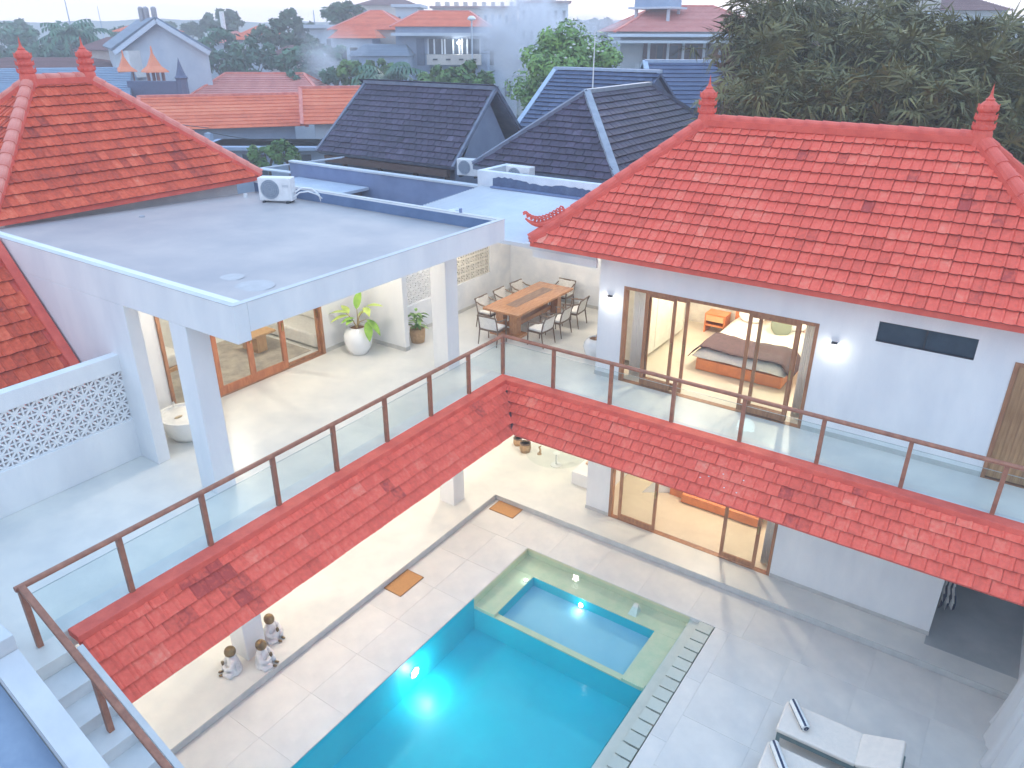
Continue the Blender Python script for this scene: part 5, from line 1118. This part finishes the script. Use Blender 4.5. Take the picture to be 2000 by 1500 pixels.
for k in range(16): fbox(t,'baluster',onw(1238+k*4.2),onw(1240+k*4.2),-.9,-.8,zf(138),zf(124),FWALL)
p=W(1285,14,68); tw=thing('water_tank','blue grey water tank on four legs above the red hip roof','water tank',(p.x,p.y,p.z)); m=MB(); m.box(-1.5,1.5,-1.2,1.2,0,1.3); m.obj('tank',FW2,tw); m=MB(); m.box(-1.9,1.9,-1.5,1.5,-.15,0); m.obj('platform',FWALL,tw)
for x in (-1.4,1.4):
    for y in (-1,1): m=MB(); m.box(x-.1,x+.1,y-.1,y+.1,-4,-.15); m.obj('leg',FWALL,tw)
bg_house('corner_tower','pale tower house with brown hip roof above the palms, top right',1830,1985,70,20,-14,10,BRN,FWALL,.5,cat='building',wins=((.1,.3,1,2.4),(.6,.8,1,2.4)))
block('grey_block','grey block glimpsed between the palm tops, top right',1715,1840,66,-4,8,FW3,None,2,3)
# masts on the skyline
for i,(px,py,D) in enumerate(((125,-6,130),(190,12,180),(612,20,120),(303,20,120))):
    p=W(px,py,D); m=MB(); m.tube([(0,0,0),(0,0,p.z-G)],[.22,.06],5); o=m.obj('radio_mast',FW2); o.location=(p.x,p.y,G); tag(o,('tall thin radio mast on the far left skyline','short thin mast right of the tall mast on the left skyline','thin antenna left of the truss building','thin antenna behind the water tanks')[i],'mast')
p=W(432,22,100); m=MB(); m.tube([(0,0,0),(0,0,-2.0),(.25,0,-2.2)],.28,7); o=m.obj('white_banner_pole',ACW); o.location=p; m.m; tag(o,'bright white upright banner before the dark rounded tree on the skyline','banner')
# ================================================================ vegetation
def leaf_cloud(mb,c,r,n,ls,clumps=26,flat=.8,shell=.55,seed=0):
    rnd=random.Random(seed); cl=[]
    for k in range(clumps):
        th=math.acos(rnd.uniform(-.55,1)); ph=rnd.uniform(0,2*PI); q=rnd.uniform(shell,1)
        cl.append((Vector((r[0]*q*sin(th)*cos(ph),r[1]*q*sin(th)*sin(ph),r[2]*q*cos(th))),rnd.uniform(.22,.42)))
    for i in range(n):
        cc,cr_=cl[rnd.randrange(clumps)]; d=Vector((rnd.gauss(0,1),rnd.gauss(0,1),rnd.gauss(0,.8))).normalized()
        R_=min(r)*cr_*rnd.uniform(.7,1.08)
        p=Vector(c)+cc+Vector((d.x*R_,d.y*R_,d.z*R_*flat))
        t1=Vector((rnd.gauss(0,1),rnd.gauss(0,1),rnd.gauss(0,.6))).normalized(); nrm=(d+Vector((0,0,.5))+Vector((rnd.gauss(0,.4),rnd.gauss(0,.4),rnd.gauss(0,.4)))).normalized()
        t1=(t1-nrm*t1.dot(nrm)).normalized(); t2=nrm.cross(t1); s_=ls*rnd.uniform(.6,1.3)
        mb.add([p-t1*s_,p-t2*s_*.45,p+t1*s_,p+t2*s_*.45],[(0,1,2,3)])
def tree(label,px,py,D,rpx,n=1400,ls=.22,m_=LEAF,aspect=.85,name='broadleaf_tree',flowers=0,seed=1,cat='tree',group=None):
    p=W(px,py,D); r=rpx*D/FPX; t=thing(name,label,cat,(p.x,p.y,G),0,group); h=p.z-G
    tr=MB(); tr.tube([(0,0,0),(.1,0,h*.4),(0,.1,h-r*.5)],[.05*r+.1,.04*r+.07,.03*r+.04],7)
    rn=random.Random(seed)
    for k in range(5): a=k*1.3; tr.tube([(0,.05,h-r*.8),(r*.35*cos(a),r*.35*sin(a),h-r*.2),(r*.6*cos(a),r*.6*sin(a),h+r*.15)],[.07*r*.5+.03,.04,.02],5)
    tr.obj('trunk',BARK,t)
    mb=MB(); leaf_cloud(mb,(0,0,h),(r,r,r*aspect),n,ls,seed=seed,clumps=max(14,min(60,int(n/50)))); mb.obj('crown',m_,t)
    if flowers:
        fb=MB(); 
        for k in range(flowers):
            th=math.acos(rn.uniform(-.1,1)); ph=rn.uniform(0,2*PI); c=Vector((r*sin(th)*cos(ph),r*sin(th)*sin(ph),h+r*aspect*cos(th)))*1; s_=.09; fb.ell(c,(s_,s_,s_*.5),5,3)
        fb.obj('blossom',mat('white_blossom',(.8,.78,.7),.7),t,kind='stuff')
    return t
tree('round green frangipani tree with white blossoms between the slate roofs',1108,170,41,92,20000,.13,mat('leaf_frangipani',(.24,.40,.07),.55,(.10,.20,.04),1.2),1.0,'frangipani_tree',70,5)
tree('bright green rounded tree just above the slate gable roof, right half',910,160,48,48,1500,.22,LEAF,.6,seed=6)
tree('bright green rounded tree just above the slate gable roof, left half',845,162,50,38,1100,.22,LEAF,.7,seed=7)
k=0
SPEC=[(20,85,110,42,LEAFB),(75,90,100,48,LEAFB),(150,92,95,40,LEAFB),(40,62,130,26,LEAFB),(105,110,85,36,LEAFB),(-10,120,80,40,LEAFB),
(430,112,85,48,LEAFB),(490,125,75,52,LEAFB),(540,72,92,42,LEAFD),(450,45,125,26,LEAFD),(412,52,130,20,LEAFD),(590,125,70,45,LEAFB),(635,118,72,40,LEAFB),(615,90,85,25,LEAFD),(580,160,62,30,LEAFB),(690,150,60,28,LEAF),(655,150,62,24,LEAFB),(740,145,64,30,LEAF),(775,150,62,22,LEAFB),(670,38,98,36,LEAFD),(560,42,100,20,LEAFD),(520,305,38,34,LEAF),(560,300,36,26,LEAF),(595,62,120,20,LEAFD),(1130,60,150,24,LEAFD),(1180,58,150,28,LEAFD),(1215,62,140,18,LEAFD),(1050,130,70,26,LEAFB),(370,62,140,22,LEAFD),(320,60,150,22,LEAFD),(240,70,120,18,LEAFB),(1245,120,70,14,LEAFB)]
where=['at the far left edge','left of the tall radio mast','behind the brown roof, right of the mast','on the far left skyline','above the blue shed','cut by the left edge','right of the grey gable house, rear','right of the grey gable house, front','with a domed crown on the skyline, centre left','dark and rounded beside the white banner','just left of the white banner','behind the pink roof, left','behind the pink roof, in the smoke','below the white house','overhanging the pink roof end','low before the blue grey walls, centre','low and dark before the blue grey walls','low and light green before the lower wing','beside the balcony house base','dark behind the truss building','small on the skyline right of the orange roof','bushy below the annex ledge, left','bushy below the annex ledge, right','small and far, left of the plain pale house','far on the horizon right of the tower, left one','far on the horizon right of the tower, widest','far on the horizon beside the verandah house','behind the smoke next to the frangipani','far behind the grey gable roof, right','far behind the water tanks','between the mast and the red roof','narrow, at the corner of the verandah house']
for i,(px,py,D,rp,mm) in enumerate(SPEC):
    r=rp*D/FPX; tree('%s tree %s'%('bluish green' if mm is LEAFB else 'dark green' if mm is LEAFD else 'green',where[i]),px,py,D,rp,int(500+rp*14),max(.16,D*.0042),mm,random.Random(i).uniform(.65,.95),seed=20+i,group='background trees')
# palms
def frond(ln,n=11,seed=0):
    """fan palm leaf on a stalk along +x"""
    rn=random.Random(seed); mb=MB(); s0=ln*.45
    mb.tube([(0,0,0),(s0*.5,0,.05*ln),(s0,0,.04*ln)],[.03,.022,.015],4,cap=False)
    for k in range(n):
        a=(k/(n-1)-.5)*R(230); L_=ln*.62*(1-.22*abs(k/(n-1)-.5)*2)*rn.uniform(.45,1.15); w_=ln*rn.uniform(.016,.034); a+=rn.gauss(0,.12)
        d=Vector((cos(a),sin(a),rn.uniform(-.45,.40))); sd=Vector((-sin(a),cos(a),0)); b=Vector((s0,0,.04*ln)); dr=-ln*rn.uniform(.02,.42)
        mb.add([b,b+d*L_*.5+sd*w_,b+d*L_*.5-sd*w_,b+d*L_+Vector((0,0,dr))],[(0,2,1),(1,2,3)])
    return mb.mesh('frond',PALM)
fr=[frond(1.75,17,k) for k in range(9)]; 
def frond_dead(k):
    me=frond(1.6,12,k+10); me.materials[0]=PALMD; return me
fd=[frond_dead(k) for k in range(5)]
def palm(label,px,py,D,seed,skirt=22,live=30,s=1.0,feather=False):
    rn=random.Random(seed); p=W(px,py,D); t=thing('fan_palm',label,'palm tree',(p.x,p.y,G),0,'palms behind the bedroom house'); h=p.z-G
    m=MB(); m.tube([(0,0,0),(.1,.05,h*.5),(0,0,h)],[.24,.19,.15],8); m.obj('trunk',BARK,t)
    def addf(me,nm,cnt,el0,el1,zo):
        mb=MB()
        for k in range(cnt):
            az=rn.uniform(0,2*PI); el=R(rn.uniform(el0,el1)); q=s*rn.uniform(.8,1.12); mm=me[rn.randrange(len(me))]
            mt=Matrix.Translation((rn.gauss(0,.5),rn.gauss(0,.5),h+rn.uniform(*zo)))@Matrix.Rotation(az,4,'Z')@Matrix.Rotation(-el,4,'Y')@Matrix.Rotation(rn.uniform(-.7,.7),4,'X')@Matrix.Scale(q,4)
            mb.add([mt@v.co for v in mm.vertices],[tuple(f.vertices) for f in mm.polygons])
        mb.obj(nm,mm.materials[0],t)
    addf(fr,'crown',live,-35,80,(-1.0,.4)); 
    if skirt: addf(fd,'dead_skirt',skirt,-85,-40,(-2.2,-.2))
PL=[(1478,50,27,1.0),(1545,30,28,1.05),(1612,48,30,.9),(1690,78,27,.95),(1755,42,29,.95),(1835,88,26,.95),(1905,95,25,1.0),(1975,105,24,1.0),(1500,130,24,.95),(1575,115,25,1.0),(1650,130,24,1.0),(1725,125,24,1.0),(1800,150,23,1.0),(1875,170,22,1.0),(1950,190,21,1.0),(1480,205,22,.85),(1545,200,22,.9),(1615,205,22,.9),(1690,210,21,.9),(1765,215,21,.9),(1840,235,20,.9),(2010,240,20,1.0),(1970,290,19,.8),(2040,150,23,1.0)]
nm=['leftmost tall fan palm next to the verandah house','tall fan palm second from the left on the skyline','tallest fan palm, top of the cluster','fan palm below the gap in the skyline','fan palm before the grey block, upper row','fan palm under the pale corner tower','fan palm with fronds against the sky, right','fan palm at the upper right edge','fan palm in the second row, far left','fan palm in the second row, second from left','fan palm in the second row, third from left','fan palm in the second row, centre','fan palm in the second row, right of centre','fan palm in the second row, above the right finial','fan palm in the second row at the right edge','short fan palm at the left of the lowest row','short fan palm right above the ridge, second','short fan palm above the middle of the ridge, left','short fan palm above the middle of the ridge','short fan palm above the ridge, right','short fan palm just left of the right finial','fan palm at the right edge behind the hip','lowest fan palm behind the right hip','fan palm partly outside the right edge','rear fan palm whose top reaches the upper edge, left','rear fan palm whose top reaches the upper edge, right']
for i,(px,py,D,s_) in enumerate(PL): palm(nm[i],px,py,D,100+i,skirt=60,live=95,s=s_*.68)
# undergrowth mass behind palms and in the gaps
mb=MB(); rn=random.Random(5)
for px in range(1450,2080,26):
    for py in (150,225,280):
        p=W(px,py+rn.uniform(-20,20),24+rn.uniform(1,5)); leaf_cloud(mb,p,(1.0,1.0,1.1),130,.26,6,seed=px+py)
mb.obj('undergrowth',PALMD,kind='stuff')
mb=MB()
for k in range(150):
    D=rn.uniform(90,240); px=rn.uniform(-100,2100); p=W(px,60,D); leaf_cloud(mb,(p.x,p.y,G+2.2),(5,5,3.6),90,.9,6,seed=k)
mb.obj('far_tree_belt',LEAFB,kind='stuff')
mb=MB()
for k in range(120):
    D=rn.uniform(36,95); px=rn.uniform(-100,1500); p=W(px,60,D); leaf_cloud(mb,(p.x,p.y,G+.9),(2.4,2.4,1.8),110,.30,6,seed=k+400)
mb.obj('scrub',LEAFB,kind='stuff')
# coconut palms left
def coco(label,px,py,D,seed):
    rn=random.Random(seed); p=W(px,py,D); t=thing('coconut_palm',label,'palm tree',(p.x,p.y,G),0,'feathery palms in the left background'); h=p.z-G
    m=MB(); m.tube([(0,0,0),(.3,0,h*.5),(0,0,h)],[.25,.2,.14],7); m.obj('trunk',BARK,t); mb=MB()
    for k in range(16):
        az=rn.uniform(0,2*PI); el=rn.uniform(-.2,1.1); L_=3.2*rn.uniform(.8,1.1); pts=[]
        for j in range(9):
            q=j/8; r_=L_*q; pts.append(Vector((cos(az)*r_*cos(el*(1-q*.3)),sin(az)*r_*cos(el*(1-q*.3)),h+sin(el)*r_*.9-1.5*q*q)))
        sd=Vector((-sin(az),cos(az),0))
        for j in range(1,9):
            for sg in (-1,1): mb.add([pts[j-1],pts[j],pts[j]+sd*sg*.7*(1-.5*j/8)+Vector((0,0,-.45))],[(0,1,2)])
    mb.obj('crown',LEAFB,t)
coco('feathery coconut palm beside the tall radio mast',130,62,85,1); coco('feathery coconut palm between the mast and the brown roofed house',165,72,88,2); coco('feathery coconut palm in the low greenery left of the balcony house',752,150,58,3)
# ================================================================ hills, sky haze, smoke
mb=MB(); K=80; vs=[]
for i in range(K+1):
    px=-500+3000*i/K; a=W(px,60,300); b=W(px,60,420); hh=W(px,40+3*sin(i*.5)+2*sin(i*1.7),350).z
    vs+=[(a.x,a.y,G-.5),(W(px,60,350).x,W(px,60,350).y,hh),(b.x,b.y,G-.5)]
mb.add(vs,[(3*i+k,3*i+k+3,3*i+k+4,3*i+k+1) for i in range(K) for k in (0,1)])
mb.obj('hills',mat('hill_scrub',(.10,.14,.12),.95,(.06,.09,.08),.02),kind='structure',smooth=True)
def volmat(name,col,dens,noise=None):
    m=bpy.data.materials.new(name); m.use_nodes=True; t=m.node_tree; t.nodes.clear(); o=N(t,'ShaderNodeOutputMaterial'); v=N(t,'ShaderNodeVolumePrincipled')
    v.inputs['Color'].default_value=(*col,1); v.inputs['Density'].default_value=dens; v.inputs['Anisotropy'].default_value=.0
    if noise:
        tc=N(t,'ShaderNodeTexCoord'); nz=N(t,'ShaderNodeTexNoise'); nz.inputs['Scale'].default_value=noise; nz.inputs['Detail'].default_value=6; nz.inputs['Distortion'].default_value=.8; t.links.new(tc.outputs['Object'],nz.inputs['Vector'])
        mr=N(t,'ShaderNodeMapRange'); mr.inputs['From Min'].default_value=.42; mr.inputs['From Max'].default_value=.72; mr.inputs['To Max'].default_value=dens
        gr=N(t,'ShaderNodeTexGradient',gradient_type='SPHERICAL'); mp=N(t,'ShaderNodeMapping'); 
        t.links.new(tc.outputs['Object'],mp.inputs[0]); mp.inputs['Scale'].default_value=noise_scale
        t.links.new(mp.outputs[0],gr.inputs[0]); mu=N(t,'ShaderNodeMath',operation='MULTIPLY'); sq_=N(t,'ShaderNodeMath',operation='POWER'); sq_.inputs[1].default_value=.6
        t.links.new(nz.outputs['Fac'],mr.inputs['Value']); t.links.new(gr.outputs['Fac'],sq_.inputs[0]); t.links.new(mr.outputs[0],mu.inputs[0]); t.links.new(sq_.outputs[0],mu.inputs[1]); t.links.new(mu.outputs[0],v.inputs['Density'])
    t.links.new(v.outputs[0],o.inputs['Volume']); return m
m=MB(); m.box(-565,305,-205,565,G-3,24); hz=m.obj('haze',volmat('haze_air',(.95,.94,.98),.0027),kind='stuff')
for i,(px,py,D,rx,rz) in enumerate(((1050,110,62,3.4,5.2),(1000,60,66,3.6,3.2),(1130,75,70,5.5,2.2),(650,110,66,3.0,2.6))):
    p=W(px,py,D); noise_scale=(1/rx,1/rx,1/rz); mb=MB(); mb.ell((0,0,0),(rx,rx,rz),16,10); o=mb.obj('smoke',volmat('smoke_%d'%i,(.92,.94,1.0),(2.2,1.8,.8,.7)[i],.35),kind='stuff'); o.location=p

for i,(p,q,lb) in enumerate(((W(408,258,40),W(790,250,40),'thin overhead cable running right from the utility pole'),(W(408,250,40),W(60,150,60),'thin overhead cable running left from the utility pole'),(W(700,100,80),W(1240,78,66),'thin far cable crossing the smoke toward the verandah house'))):
    p=Vector(p);q=Vector(q); m=MB(); pts=[]
    for k in range(15):
        t_=k/14; c=p.lerp(q,t_); c.z-=1.2*4*t_*(1-t_)*.5; pts.append(c)
    m.tube(pts,.018,4); o=m.obj('overhead_cable',DKP); tag(o,lb,'cable')
